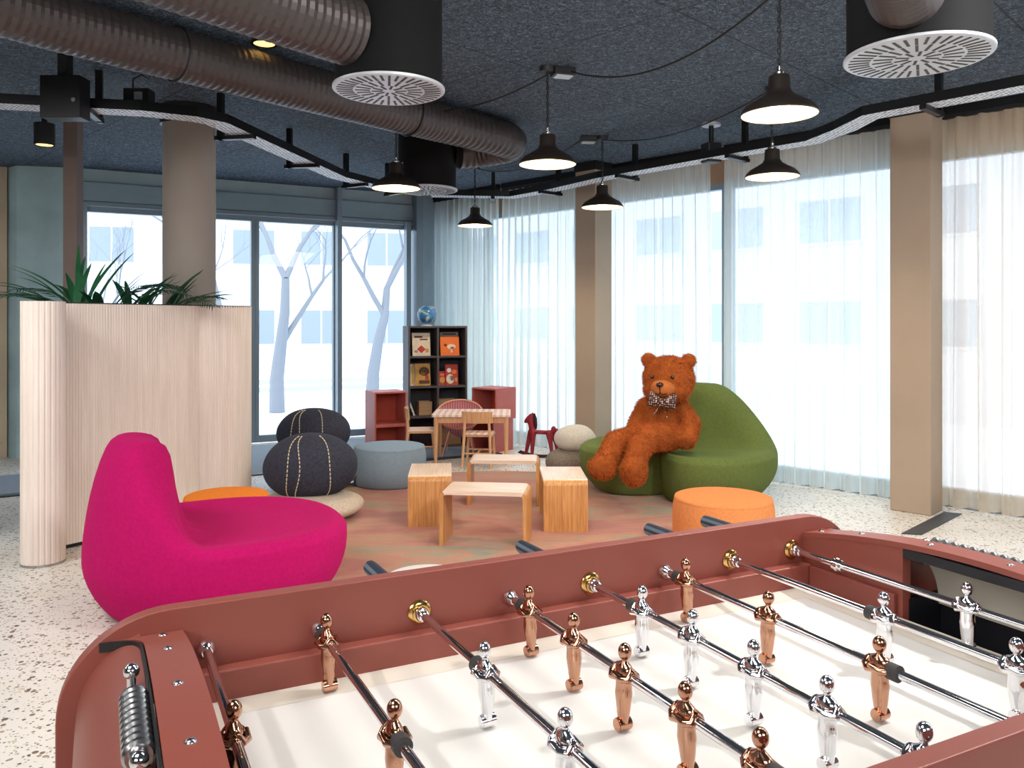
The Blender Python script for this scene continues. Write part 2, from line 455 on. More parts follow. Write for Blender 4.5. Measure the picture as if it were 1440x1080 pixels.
# far left: concrete pier and tan wall with a window
pier = MB(); pier.prism([(-5.28,8.55),(-5.10,8.42),(-4.53,8.56),(-4.66,8.72),(-5.1,8.95)], 0, CEIL); struct(pier.build('wall_pier', M['concrete_green']))
wl = MB(); wl.prism([(-5.30,8.60),(-5.25,8.50),(-5.62,8.42),(-5.62,8.60)], 0, CEIL)
wl.prism([(-5.62,8.60),(-5.62,8.42),(-6.9,8.1),(-6.9,8.3)], 2.72, CEIL); wl.prism([(-5.62,8.60),(-5.62,8.42),(-6.9,8.1),(-6.9,8.3)], 0, .12); wl.prism([(-6.9,8.3),(-6.9,8.1),(-7.5,7.95),(-7.5,8.2)], 0, CEIL)
struct(wl.build('wall_left', M['plaster_tan']))
wf = MB(); wf.prism([(-5.62,8.52),(-5.62,8.44),(-5.67,8.43),(-5.67,8.51)], .12, 2.72); wf.prism([(-6.85,8.21),(-6.85,8.13),(-6.9,8.12),(-6.9,8.2)], .12, 2.72)
wf.prism([(-5.67,8.51),(-5.67,8.43),(-6.85,8.13),(-6.85,8.21)], .12, .17); wf.prism([(-5.67,8.51),(-5.67,8.43),(-6.85,8.13),(-6.85,8.21)], 2.67, 2.72)
wo = wf.build('window_5', M['white']); struct(wo)
MB().prism([(-5.67,8.48),(-5.67,8.47),(-6.85,8.17),(-6.85,8.18)], .17, 2.67).build('pane', M['glass'], wo)
# unseen side of the room (keeps the daylight where it belongs)
struct(MB().box(-7.7, -7.5, -5.5, 8.2, 0, CEIL).build('wall_side', M['plaster']))
struct(MB().box(8.5, 8.7, -5.5, 1.2, 0, CEIL).build('wall_east', M['plaster']))
struct(MB().box(-7.7, 8.7, -5.7, -5.5, 0, CEIL).build('wall_front', M['plaster']))
# right glazing behind the curtains; local frame: origin (0,9.70), x along (.707,-.707)
RO = Matrix.Translation((0, 9.70, 0)) @ Matrix.Rotation(-PI/4, 4, 'Z')
def rbox(mb, x0, x1, y0, y1, z0, z1): mb.T = RO; mb.box(x0, x1, y0, y1, z0, z1); return mb
R0, R1 = -1.62, 12.0
HR = 2.72
struct(rbox(MB(), R0, R1, 0, .3, HR, CEIL).build('wall_right', M['header_b']))
struct(rbox(MB(), R0, R1, -.1, .1, -.0, .05).build('baseboard_right', M['alu']))
edges = [R0, -.45, 1.02, 2.85, 4.55, 6.4, 8.4, 10.2, 12.0]
for i in range(len(edges)-1):
    a, c = edges[i], edges[i+1]; fr = MB(); w = .05
    rbox(fr, a, a+w, 0, .08, .05, HR); rbox(fr, c-w, c, 0, .08, .05, HR); rbox(fr, a+w, c-w, 0, .08, .05, .12); rbox(fr, a+w, c-w, 0, .08, HR-.06, HR)
    fo = fr.build('window_%d' % (6+i), M['alu']); struct(fo)
    rbox(MB(), a+w, c-w, .035, .043, .12, HR-.06).build('pane', M['glass'], fo)
# floor finishes by the glazing
mp = [LP + LD*(-3.0) + Vector((0,0,0))]
nrm = Vector((LD.y, -LD.x, 0))
def quad(mb, t0, t1, d0, d1, z0, z1):
    q = [LP+LD*t0+nrm*d1, LP+LD*t1+nrm*d1, LP+LD*t1+nrm*d0, LP+LD*t0+nrm*d0]
    mb.prism([(p.x, p.y) for p in q], z0, z1); return mb
struct(quad(MB(), -1.75, 2.2, .13, 1.90, 0, .006).build('trim_7', M['grey_mat']))
struct(quad(MB(), -3.4, 2.2, 1.90, 1.985, 0, .012).build('trim_8', M['dark_strip']))
struct(quad(MB(), -3.4, -1.75, .9, 1.90, 0, .006).build('trim_9', M['grey_mat']))
s = MB(); s.prism([(2.58,5.42),(2.70,5.39),(3.29,5.98),(3.19,6.04)], 0, .006); struct(s.build('trim_10', M['dark_strip']))

# columns
col = thing('round_column', 'round warm grey concrete column rising behind the tambour planter', 'column', (-2.43, 6.16, 0))
MB().lathe([(.188, 0), (.188, CEIL-.13)], 48).build('shaft', M['column'], col, smooth=40)
MB().lathe([(.205, CEIL-.14), (.205, CEIL)], 48).build('collar', M['black'], col, smooth=40)
def sq_col(name, x, y, w, d, lab):
    c = thing(name, lab, 'column', (x, y, 0), -PI/4)
    MB().box(-w/2, w/2, 0, d, 0, CEIL).build('shaft', M['column_b'], c, bevel=.008)
    MB().box(-w/2-.008, w/2+.008, -.006, d, CEIL-.09, CEIL-.0).build('head_plate', M['black'], c)
sq_col('square_column', .735, 8.235, .26, .27, 'square beige column between the pebble seats and the green lounge chair')
sq_col('square_column', 2.93, 6.02, .29, .25, 'square beige column beside the parted tan curtain, by the floor channel')
po = thing('slim_post', 'slim brown square post standing behind the palm leaves', 'post', (-3.46, 6.45, 0))
MB().box(-.055, .055, -.05, .05, 0, CEIL).build('shaft', M['post'], po, bevel=.004)
MB().box(-.075, .075, -.07, .07, 0, .012).build('foot_plate', M['black'], po)

# ------------------------------------------------------------------ curtains
CO = Matrix.Translation((0, 9.417, 0)) @ Matrix.Rotation(-PI/4, 4, 'Z')
def curtain(d0, d1, lab, mat, amp=.045, pitch=.13, seed=0, z1=2.93, slant=0.0):
    root = thing('sheer_curtain', lab, 'curtain', CO @ Vector(((d0+d1)/2, 0, 0)), -PI/4, )
    mid = (d0+d1)/2
    rr = random.Random(seed)
    n = int((d1-d0)/.008); nz = 14
    ph = [rr.uniform(0, 6.28) for _ in range(6)]
    vs = []; fs = []
    for j in range(nz+1):
        v = j/nz; z = .02 + v*(z1-.02)
        for i in range(n+1):
            x = d0+(d1-d0)*i/n
            a = x/pitch*2*PI
            wob = .9*math.sin(x*3.1+ph[0]) + .6*math.sin(x*7.3+ph[1])
            env = .55+.45*math.sin(x*4.7+ph[2]+.4*v)
            y = amp*(.35+.65*env)*math.sin(a+1.8*wob) + amp*.35*math.sin(2.3*a+ph[3]+wob)
            y *= (.62 + .5*(1-v)) if v < .97 else .5
            y += .02*math.sin(x*1.7+ph[4])*(1-v)
            xx = x - mid + slant*(1-v)*(x-d0)/(d1-d0) + .012*(1-v)*math.sin(a*.5+ph[5])
            vs.append((xx, y, z))
    W = n+1
    for j in range(nz):
        for i in range(n): fs.append((j*W+i, j*W+i+1, (j+1)*W+i+1, (j+1)*W+i))
    m = MB(); m.add(vs, fs); m.build('cloth', mat, root, smooth=180)
    MB().box(d0-mid, d1-mid, -.012, .012, z1, z1+.03).build('heading_tape', M['black'], root)
    MB().box(d0-mid, d1-mid, -.02, .02, z1+.03, CEIL).build('curtain_rail', M['black_metal'], root)
curtain(-1.56, -.21, 'pale grey-green sheer curtain hanging behind the globe and dark bookcase', M['curtain'], .065, .10, 1)
curtain(-.16, .98, 'pale sheer curtain hanging behind the crimson toy horse', M['curtain'], .05, .13, 2)
curtain(1.12, 2.61, 'pale sheer curtain hanging behind the teddy bear', M['curtain'], .05, .12, 3)
curtain(2.75, 4.30, 'wide pale sheer curtain hanging behind the green lounge chair backrest', M['curtain'], .045, .14, 4)
curtain(4.44, 6.9, 'tan-topped sheer curtain parted past the floor channel', M['curtain_tan'], .07, .17, 5)

# ------------------------------------------------------------------ cable trays, boxes, speakers
def tray(name, lab, pts, zb=2.72, w=.16, h=.06, brackets=()):
    root = thing(name, lab, 'cable tray', (pts[0][0], pts[0][1], zb))
    P = [Vector((x-pts[0][0], y-pts[0][1], 0)) for x, y in pts]
    Ln = []
    for i, p in enumerate(P):
        t = (P[min(i+1, len(P)-1)]-P[max(i-1, 0)]).normalized(); Ln.append(Vector((-t.y, t.x, 0)))
    floor_ = MB(); sides = MB()
    for i in range(len(P)-1):
        a, c = P[i], P[i+1]; na, nc = Ln[i]*w/2, Ln[i+1]*w/2
        floor_.prism([((a-na).x,(a-na).y), ((c-nc).x,(c-nc).y), ((c+nc).x,(c+nc).y), ((a+na).x,(a+na).y)], 0, .004)
        for sgn in (1, -1):
            na2, nc2 = Ln[i]*(w/2+.004), Ln[i+1]*(w/2+.004)
            q = [a+na*sgn, c+nc*sgn, c+nc2*sgn, a+na2*sgn]
            sides.prism([(p.x, p.y) for p in q], 0, h)
    floor_.build('perforated_base', M['tray'], root); sides.build('side_rails', M['black_metal'], root)
    # cables lying in the tray
    cb = MB()
    for k in range(5):
        off = (k-2)*w*.18
        cb.tube([tuple(P[i]+Ln[i]*off+Vector((0,0,.022+.006*((i+k)%3)))) for i in range(len(P))], .009, 6)
    cb.build('cable_bundle', M['black'], root)
    for (bx_, by_, ang) in brackets:
        m = MB(); m.T = Matrix.Translation((bx_-pts[0][0], by_-pts[0][1], 0)) @ Matrix.Rotation(ang, 4, 'Z')
        m.box(-.02, .02, -.02-w/2, w/2+.12, -.03, -.002); m.box(-.02, .02, w/2+.06, w/2+.1, -.03, CEIL-zb)
        m.build('hanger', M['black_metal'], root)
tray('cable_tray', 'black perforated cable tray running past the round column to the corner', [(-3.6, 4.93), (-3.12, 4.99), (-2.33, 5.16), (-2.06, 5.30), (-1.96, 5.42), (-1.585, 7.44), (-1.25, 8.1), (-.9, 8.45)],
     brackets=[(-2.62, 5.1, R(12)), (-1.9, 5.75, R(80)), (-1.7, 6.8, R(80)), (-1.45, 7.75, R(60)), (-1.15, 8.2, R(45))])
tray('cable_tray', 'black perforated cable tray stepping along the curtained windows', [(-.84, 8.52), (0, 8.62), (.45, 8.1), (.84, 7.5), (1.82, 6.38), (2.2, 5.98), (2.28, 5.6), (2.30, 5.25), (2.89, 4.61), (4.2, 3.3)],
     brackets=[(-.2, 8.6, R(0)), (.35, 8.2, R(-50)), (1.0, 7.32, R(-48)), (1.75, 6.45, R(-48)), (2.55, 5.0, R(-47))])

jb = thing('control_box', 'dark grey metal control box mounted on the cable tray', 'electrical box', (-2.66, 4.87, 2.61))
MB().box(-.12, .12, -.06, .06, 0, .25).build('case', M['black_metal'], jb, bevel=.006)
MB().lathe([(.013, 0), (.013, .012)], 16).build('lock', M['chrome'], jb, loc=(.085, -.061, .1)).rotation_euler = (R(90), 0, 0)
MB().box(-.03, .03, -.03, .03, .25, CEIL-2.61).build('hanger', M['black_metal'], jb)
ps = thing('power_unit', 'small black wired power unit perched above the tray by the column', 'electrical box', (-2.36, 5.2, 2.78))
MB().box(-.09, .07, -.05, .05, 0, .1).build('case', M['black'], ps, bevel=.004)
MB().box(-.02, .035, -.054, -.05, .025, .075).build('socket', M['steel'], ps)
MB().tube([(-.05, 0, .1), (-.05, 0, .17), (0, .01, .2), (.05, 0, .17), (.06, 0, CEIL-2.78)], .006, 8).build('cable', M['black'], ps, smooth=60)
spt = thing('spotlight', 'black cylinder spotlight glowing warm under the ceiling by the slim post', 'spotlight', (-3.43, 6.0, 0))
MB().lathe([(.065, 2.71), (.07, 2.70), (.07, 2.86), (.02, 2.87), (.02, CEIL)], 28).build('housing', M['black'], spt, smooth=40)
MB().lathe([(.001, 2.705), (.056, 2.7055)], 24, cap=False).build('lens', M['warm_glow'], spt)
dl = thing('downlight', 'round recessed downlight glowing warm between the two ducts', 'downlight', (-1.43, 4.72, 0))
MB().lathe([(.075, CEIL-.012), (.075, CEIL), (.06, CEIL), (.06, CEIL-.012)], 28, cap=False).build('ring', M['black'], dl)
MB().lathe([(.001, CEIL-.008), (.06, CEIL-.008)], 24, cap=False).build('lens', M['warm_glow'], dl)
sp = thing('ceiling_speaker', 'small black loudspeaker on a stem from a round ceiling plate', 'speaker', (1.62, 6.65, 0))
MB().lathe([(.075, CEIL-.02), (.075, CEIL)], 28).build('ceiling_plate', M['grille'], sp, smooth=40)
MB().cyl((0, 0, 2.85), (0, 0, CEIL-.02), .02).build('stem', M['black_metal'], sp, smooth=40)
MB().box(-.065, .065, -.06, .06, 2.70, 2.86).build('cabinet', M['black'], sp, bevel=.012).rotation_euler = (0, 0, R(20))

# ------------------------------------------------------------------ ducts and diffusers
def duct_tube(mb, pts, r, pitch=.042, rib=.005):
    # resample polyline and modulate radius for the spiral ribs
    P = [Vector(p) for p in pts]; out = []; rad = []
    seg = [(P[i+1]-P[i]).length for i in range(len(P)-1)]; L = sum(seg)
    n = int(L/(pitch/2)); d = 0
    for k in range(n+1):
        s = L*k/n; i = 0
        while i < len(seg)-1 and s > seg[i]: s -= seg[i]; i += 1
        out.append(P[i].lerp(P[i+1], min(1, s/seg[i]))); rad.append(r+(rib if k % 2 else 0))
    mb.tube([tuple(p) for p in out], rad, 32); return mb
def arc(c, r, a0, a1, z, n=14): return [(c[0]+r*math.cos(R(a0+(a1-a0)*i/n)), c[1]+r*math.sin(R(a0+(a1-a0)*i/n)), z) for i in range(n+1)]
def smooth_path(pts, it=4):
    P = [Vector(p) for p in pts]
    for _ in range(it):
        Q = [P[0]]
        for i in range(len(P)-1): Q += [P[i].lerp(P[i+1], .25), P[i].lerp(P[i+1], .75)]
        Q.append(P[-1]); P = Q
    return [tuple(p) for p in P]
DZ = 2.86; DR = .138
def rel(pts, o): return [(p[0]-o[0], p[1]-o[1], p[2]-(o[2] if len(o) > 2 else 0)) for p in pts]
o0 = (-.9, 5.3)
du = thing('ventilation_duct', 'long dark spiral ventilation duct doubling back near the room corner', 'duct', (*o0, 0))
path = smooth_path([(-4.6, 3.35, DZ), (-2.95, 3.48, DZ), (-2.5, 3.52, DZ), (-2.12, 4.115, DZ), (-.52, 5.96, DZ)], 4)
duct_tube(MB(), rel(path, o0), DR).build('duct_run', M['duct'], du, smooth=10)
path = smooth_path([(-.52, 5.96, DZ), (-.26, 6.27, DZ), (.06, 6.64, DZ), (-.25, 6.84, DZ-.02), (-.44, 6.78, DZ-.04)], 4)
duct_tube(MB(), rel(path, o0), DR-.003, .06, .007).build('elbow', M['duct'], du, smooth=10)
duct_tube(MB(), rel([(-.40, 6.79, DZ-.04), (-.48, 6.77, DZ-.04)], o0), DR-.006).build('branch', M['duct_black'], du, smooth=60)
for (x, y) in ((-1.83, 4.45), (-.72, 5.73)):
    m = MB(); ang = math.atan2(1.82, 1.5)
    cx, cy_ = x-o0[0], y-o0[1]; ring = []
    for k in range(33):
        a = 2*PI*k/32; n_ = Vector((-math.sin(ang), math.cos(ang), 0))
        ring.append((cx+n_.x*math.cos(a)*(DR+.008), cy_+n_.y*math.cos(a)*(DR+.008), DZ+math.sin(a)*(DR+.008)))
    m.tube(ring, .006, 8); m.cyl((cx, cy_, DZ+DR), (cx, cy_, CEIL), .006, n=8)
    m.build('hanger_strap', M['black_metal'], du)
def diffuser(lab, x, y, r, zb):
    d = thing('air_diffuser', lab, 'air diffuser', (x, y, 0))
    MB().lathe([(r-.012, zb+.012), (r-.012, CEIL)], 56).build('plenum', M['duct_black'], d, smooth=40)
    MB().lathe([(.0015, zb), (r-.006, zb), (r, zb+.004), (r, zb+.014), (.0015, zb+.014)], 56).build('face_plate', M['grille'], d, smooth=30)
    s = MB()
    for ring, (ra, rb, n) in enumerate(((.16*r/.25, .232*r/.25, 40), (.085*r/.25, .15*r/.25, 20), (.03*r/.25, .078*r/.25, 10))):
        for k in range(n):
            s.T = Matrix.Rotation(2*PI*(k+.5*ring)/n, 4, 'Z'); w = .0055
            s.box(ra, rb, -w, w, zb-.0015, zb+.001)
    s.build('slots', M['black'], d)
    return d
diffuser('silver slotted air diffuser under a black drum, joined by the short brown duct', -.552, 3.67, .25, 2.44)
diffuser('silver slotted air diffuser under a black drum above the cable tray step', 1.586, 3.2, .27, 2.435)
diffuser('small-looking slotted air diffuser on the drum where the long duct ends', -.70, 6.75, .25, 2.49)
d2 = thing('ventilation_duct', 'short brown spiral duct entering the first diffuser drum', 'duct', (-1.6, 3.0, 0))
path = [(-1.85, 2.05, 2.645), (-.70, 3.485, 2.645)]
duct_tube(MB(), rel(path, (-1.6, 3.0)), .14, .04, .006).build('duct_run', M['duct'], d2, smooth=10)
MB().tube([(.25, -.26, 2.785), (.25, -.26, CEIL)], .006, 8).build('hanger_rod', M['black_metal'], d2)
d3 = thing('ventilation_duct', 'brown spiral duct end entering the diffuser drum above the cable tray step', 'duct', (1.3, 2.5, 0))
path = smooth_path([(.9, 2.05, 2.62), (1.15, 2.5, 2.615), (1.44, 2.985, 2.61)], 3)
duct_tube(MB(), rel(path, (1.3, 2.5)), .13, .04, .006).build('duct_run', M['duct'], d3, smooth=10)

# ------------------------------------------------------------------ pendants
def pendant(px, Y, lab, first=[None]):
    X = (px-720)/F*Y
    if first[0] is None:
        t = thing('pendant_lamp', lab, 'pendant lamp', (X, Y, 0), 0, 'enamel pendant lamps')
        zr = 2.40; D = .18
        outer = [(D, zr), (D+.003, zr+.006), (D-.004, zr+.022), (D-.03, zr+.05), (D-.075, zr+.075), (.066, zr+.10), (.052, zr+.125), (.05, zr+.185), (.046, zr+.19)]
        m = MB(); m.lathe(outer, 44, cap=False); m.lathe([(.046, zr+.19), (.001, zr+.192)], 44, cap=False); m.build('lamp_shade', M['shade'], t, smooth=50)
        m = MB(); m.lathe([(D-.002, zr+.002), (D-.012, zr+.02), (D-.04, zr+.045), (.06, zr+.09), (.04, zr+.12), (.001, zr+.121)], 44, cap=False); m.build('reflector', M['shade_in'], t, smooth=50)
        MB().sphere((0, 0, zr+.05), .05, 20, 12).build('bulb', M['bulb'], t, smooth=180)
        m = MB(); m.lathe([(.03, zr+.19), (.03, zr+.205), (.012, zr+.215), (.012, zr+.235)], 20)
        for s_ in (-1, 1): m.cyl((s_*.035, 0, zr+.19), (s_*.05, 0, zr+.2), .004, n=8)
        m.build('socket', M['steel'], t, smooth=40)
        m = MB(); z = zr+.235; k = 0
        while z < CEIL-.03:
            ring = []
            for q in range(10):
                a = 2*PI*q/10; px_, pz = .008*math.cos(a), .016*math.sin(a)
                ring.append((px_ if k % 2 else 0, 0 if k % 2 else px_, z+pz))
            m.tube(ring, .0028, 5, closed=True); z += .025; k += 1
        m.cyl((.006, .006, zr+.23), (.006, .006, CEIL-.02), .003, n=6)
        m.build('chain', M['black'], t)
        MB().lathe([(.045, CEIL-.03), (.05, CEIL-.02), (.05, CEIL)], 24).build('ceiling_rose', M['black'], t, smooth=40)
        l = bpy.data.lights.new('lamp_light', 'SPOT'); l.energy = 42; l.color = (1, .82, .6); l.spot_size = R(140); l.spot_blend = .6; l.shadow_soft_size = .12
        lo = bpy.data.objects.new('lamp_light', l); COL.objects.link(lo); lo.parent = t; lo.location = (0, 0, zr-.02)
        first[0] = t; return t
    return dup(first[0], (X, Y, 0), random.uniform(0, 3), lab)
PD = [(1096, 3.94, 'largest-looking dark pendant lamp, lit, hanging nearest the drum with brown duct stub'),
      (770, 5.18, 'lit dark pendant lamp hanging from the junction box mid-ceiling, past the duct elbow'),
      (557, 6.10, 'lit dark pendant lamp hanging in front of the far air diffuser'),
      (668, 8.45, 'smallest-looking lit dark pendant lamp, hanging by the corner curtain'),
      (847, 7.10, 'lit dark pendant lamp hanging in front of the column by the teddy bear'),
      (1086, 5.62, 'lit dark pendant lamp below the cable tray, in front of the wide curtain')]
PP = []
for a in PD: pendant(*a); PP.append(((a[0]-720)/F*a[1], a[1]))
# ceiling junction boxes + swagged cables
def jbox(x, y, rz, lab):
    t = thing('junction_box', lab, 'junction box', (x, y, CEIL), rz)
    MB().box(-.07, .07, -.05, .05, -.05, 0).build('case', M['black'], t, bevel=.006)
    MB().box(-.055, .055, -.04, .04, -.055, -.05).build('cover', M['grille'], t)
jbox(PP[1][0]+.10, PP[1][1]+.03, .3, 'small black ceiling junction box beside the mid-ceiling pendant lamp')
jbox(PP[4][0]-.12, PP[4][1]+.02, .1, 'small black ceiling junction box beside the pendant lamp by the column')
def swag(a, b, sag, lab):
    t = [(a[0]+(b[0]-a[0])*i/24, a[1]+(b[1]-a[1])*i/24, CEIL-.03-sag*4*(i/24)*(1-i/24)) for i in range(25)]
    o_ = a
    ob = MB().tube([(p[0]-a[0], p[1]-a[1], p[2]-CEIL) for p in t], .006, 8).build('lamp_cable', M['black'], None, smooth=60, loc=(a[0], a[1], CEIL)); tag(ob, lab, 'cable')
swag((PP[1][0]+.15, PP[1][1]), (PP[0][0]-.02, PP[0][1]), .17, 'black cable sagging across the ceiling from mid-ceiling pendant to nearest pendant')
swag((PP[1][0]+.03, PP[1][1]), (PP[2][0]+.03, PP[2][1]), .10, 'black cable sagging from mid-ceiling pendant towards the duct')
swag((PP[4][0]+.0, PP[4][1]), (PP[5][0]-.03, PP[5][1]), .12, 'black cable sagging from column pendant to the curtain pendant')
swag((PP[4][0]-.18, PP[4][1]), (PP[3][0]+.03, PP[3][1]), .12, 'black cable sagging from column pendant to the corner pendant')

# ------------------------------------------------------------------ rug
rg = MB().lathe([(1.76, 0.0), (1.78, .006), (1.76, .012), (.001, .012)], 96, cap=False).build('round_rug', M['rug'], None, loc=(-.1, 5.9, 0.0)); tag(rg, 'large round rust-coloured rug with green and pink streaks under the wooden stools', 'rug')
RUGZ = .012

# ------------------------------------------------------------------ tambour planter screen
pl = thing('planter_screen', 'tall whitewashed tambour planter screen with rolled ends holding a palm', 'planter', (-2.8, 4.97, 0), math.atan2(1.17, .8))
PZ = 1.52
def ribbed(mb, path, pitch=.018, dep=.0025, z0=.03, z1=PZ, thick=.014):
    P = [Vector((x, y)) for x, y in path]; seg = [(P[i+1]-P[i]).length for i in range(len(P)-1)]; L = sum(seg); n = int(L/(pitch/4)); q = []
    for k in range(n+1):
        s_ = L*k/n; i = 0
        while i < len(seg)-1 and s_ > seg[i]: s_ -= seg[i]; i += 1
        p = P[i].lerp(P[i+1], min(1, s_/seg[i])); t = (P[i+1]-P[i]).normalized(); nn = Vector((t.y, -t.x))
        q.append((p+nn*dep*(-1 if k % 4 == 0 else .6), p-nn*thick))
    vs = []; fs = []
    for a, b in q: vs += [(a.x, a.y, z0), (a.x, a.y, z1), (b.x, b.y, z1), (b.x, b.y, z0)]
    for k in range(n):
        o_ = 4*k
        for e in range(4): fs.append((o_+e, o_+4+e, o_+4+(e+1) % 4, o_+(e+1) % 4))
    fs.append((0, 1, 2, 3)); fs.append(tuple(4*n+e for e in (3, 2, 1, 0))); mb.add(vs, fs); return mb
# local x along the panel (0..1.42), local -y toward the room
ribbed(MB(), [(0, 0), (1.10, 0)]).build('front_panel', M['tambour'], pl, smooth=30)
b = MB(); b.box(0, 1.12, .30, .32, .03, PZ); b.box(0, .02, .02, .30, .03, PZ); b.box(1.0, 1.02, .02, .30, .03, PZ); b.build('rear_panel', M['tambour'], pl)
# rolled near end
rc = (-.125, -.16, .115)
ribbed(MB(), [(rc[0]+rc[2]*math.cos(a), rc[1]+rc[2]*math.sin(a)) for a in [R(100+x*7.5) for x in range(49)]], .03, .003, .012, PZ+.005).build('rolled_end', M['tambour'], pl, smooth=30)
b = MB(); b.lathe([(rc[2]-.008, PZ-.004), (rc[2]-.008, PZ+.003)], 40, (rc[0], rc[1], 0)); b.build('roll_cap', M['tambour'], pl, smooth=40)
b = MB(); b.lathe([(rc[2]+.004, 0), (rc[2]+.004, .014)], 40, (rc[0], rc[1], 0)); b.build('roll_foot', M['steel'], pl, smooth=40)
# bulging far end
lobe = [(1.02, -.0)] + [(1.22+.20*math.cos(a), -.0+.19*math.sin(a)) for a in [R(-180+x*5) for x in range(37)]]
ribbed(MB(), lobe[1:], .018, .0025).build('bulging_end', M['tambour'], pl, smooth=30)
b = MB(); b.prism([(x, y) for x, y in lobe[1:]], PZ-.01, PZ+.004); b.build('end_cap', M['black_trim'], pl)
b = MB(); b.box(0, 1.12, 0.0, .016, PZ, PZ+.008); b.box(0, 1.12, .30, .32, PZ, PZ+.008); b.build('top_rail', M['black_trim'], pl)
b = MB(); b.box(.0, 1.3, .03, .29, 0, .03); b.build('plinth', M['black_trim'], pl)
b = MB(); b.box(.02, 1.0, .016, .30, PZ-.12, PZ-.06); b.build('soil', M['soil'], pl)

def frond(mb, base, az, L, lift, droop, nleaf=0, w=.02, rr=random):
    # arching blade; if nleaf, a feather of leaflets along the rib
    n = 12; rib = []
    for i in range(n+1):
        t = i/n; r = L*t*math.cos(lift*(1-t*.3)) ; z = L*(math.sin(lift)*t - droop*t*t)
        rib.append(Vector((base[0]+r*math.cos(az), base[1]+r*math.sin(az), base[2]+z)))
    side = Vector((-math.sin(az), math.cos(az), 0))
    if nleaf == 0:
        vs = []; fs = []
        for i, p in enumerate(rib):
            t = i/n; ww = w*(math.sin(PI*min(1, .12+t*.88))**.7)
            if i == n: ww = .0005
            vs += [tuple(p-side*ww), tuple(p+Vector((0, 0, -ww*.35))), tuple(p+side*ww)]
        for i in range(n): fs += [(3*i, 3*i+1, 3*i+4, 3*i+3), (3*i+1, 3*i+2, 3*i+5, 3*i+4)]
        mb.add(vs, fs)
    else:
        mb.tube([tuple(p) for p in rib], [.004*(1-.7*i/n) for i in range(n+1)], 5)
        for k in range(nleaf):
            t = .25+.75*k/nleaf; i = min(n-1, int(t*n)); p = rib[i].lerp(rib[i+1], t*n-i); d = (rib[i+1]-rib[i]).normalized()
            ln = L*.34*(1-.55*abs(t-.5)*1.6)
            for s_ in (-1, 1):
                dirv = (d*.75+side*s_*.8+Vector((0, 0, -.22))).normalized(); q = p+dirv*ln; mid_ = p+dirv*ln*.45+Vector((0, 0, .012)); pw = d.cross(Vector((0, 0, 1))).cross(dirv); pw = d*.007
                mb.add([tuple(p), tuple(mid_-pw), tuple(q), tuple(mid_+pw)], [(0, 1, 2, 3)])
rr = random.Random(5)
palm = thing('potted_palm', 'green palm with long narrow fronds growing out of the tambour planter', 'plant', tuple(Vector((-2.8, 4.97, PZ-.06)) + Vector((*rot2(.42, .16, math.atan2(1.17, .8)), 0))))
# blade-leaved clump: (azimuth, length, lift, droop, x offset)
b = MB()
for (az, L, lift, dr, ox, oy) in [(170, .55, .95, .30, -.12, -.1), (150, .50, .75, .3, -.12, -.1), (110, .50, 1.25, .08, -.12, -.1), (75, .46, 1.3, .05, -.08, -.05), (190, .5, .6, .28, -.15, -.1), (30, .38, 1.15, .1, .0, .05),
                                  (205, .5, .9, .4, -.2, -.15), (20, .40, .9, .2, .1, .1), (-30, .36, 1.0, .35, .15, .15), (40, .40, 1.1, .12, .25, .3), (10, .46, .8, .35, .3, .35), (70, .34, 1.2, .15, .3, .35), (0, .48, .6, .32, .3, .35),
                                  (130, .42, 1.2, .15, -.12, -.08), (-80, .34, 1.0, .4, -.05, 0), (-120, .38, .9, .5, -.2, -.15), (55, .36, 1.3, .1, .18, .2), (140, .34, 1.1, .2, .1, .1), (175, .36, .9, .25, .2, .25)]:
    for j in range(3):
        frond(b, (ox+rr.uniform(-.03, .03), oy+rr.uniform(-.03, .03), 0), R(az+rr.uniform(-18, 18)), L*rr.uniform(.8, 1.1), lift*rr.uniform(.9, 1.08), dr, 0, rr.uniform(.014, .024))
b.build('blade_leaves', M['leaf'], palm, smooth=180)
b = MB()
for (az, L, lift, dr, ox, oy) in [(15, .5, 1.0, .55, .02, .02), (35, .56, 1.05, .6, .05, .02), (60, .45, 1.1, .5, .05, .05), (-10, .52, .9, .6, .1, .1), (5, .42, .8, .5, .28, .3), (-25, .45, .75, .62, .3, .32), (180, .45, .9, .5, -.12, -.12), (200, .5, .7, .5, -.12, -.15)]:
    frond(b, (ox, oy, 0), R(az), L*1.1, lift*1.05, dr, 16)
b.build('feather_fronds', M['leaf2'], palm)
# low palm whose frond tips show past the rolled end
lp = thing('potted_palm', 'palm mostly hidden past the rolled planter end, only drooping frond tips showing', 'plant', (-3.62, 5.15, 0))
MB().lathe([(.11, 0), (.15, .03), (.17, .34), (.175, .36), (.155, .36), (.15, .32), (.001, .32)], 32, cap=False).build('pot', M['black_trim'], lp, smooth=40)
b = MB()
for z in (.55, .8, 1.0):
    for az in (-60, -20, 40, 110, 180, 240): frond(b, (0, 0, z-.2), R(az+z*50), .42, 1.0, .75, 12)
b.tube([(0, 0, .32), (.01, 0, .6), (0, 0, .85)], [.02, .016, .01], 8); b.build('feather_fronds', M['leaf2'], lp)

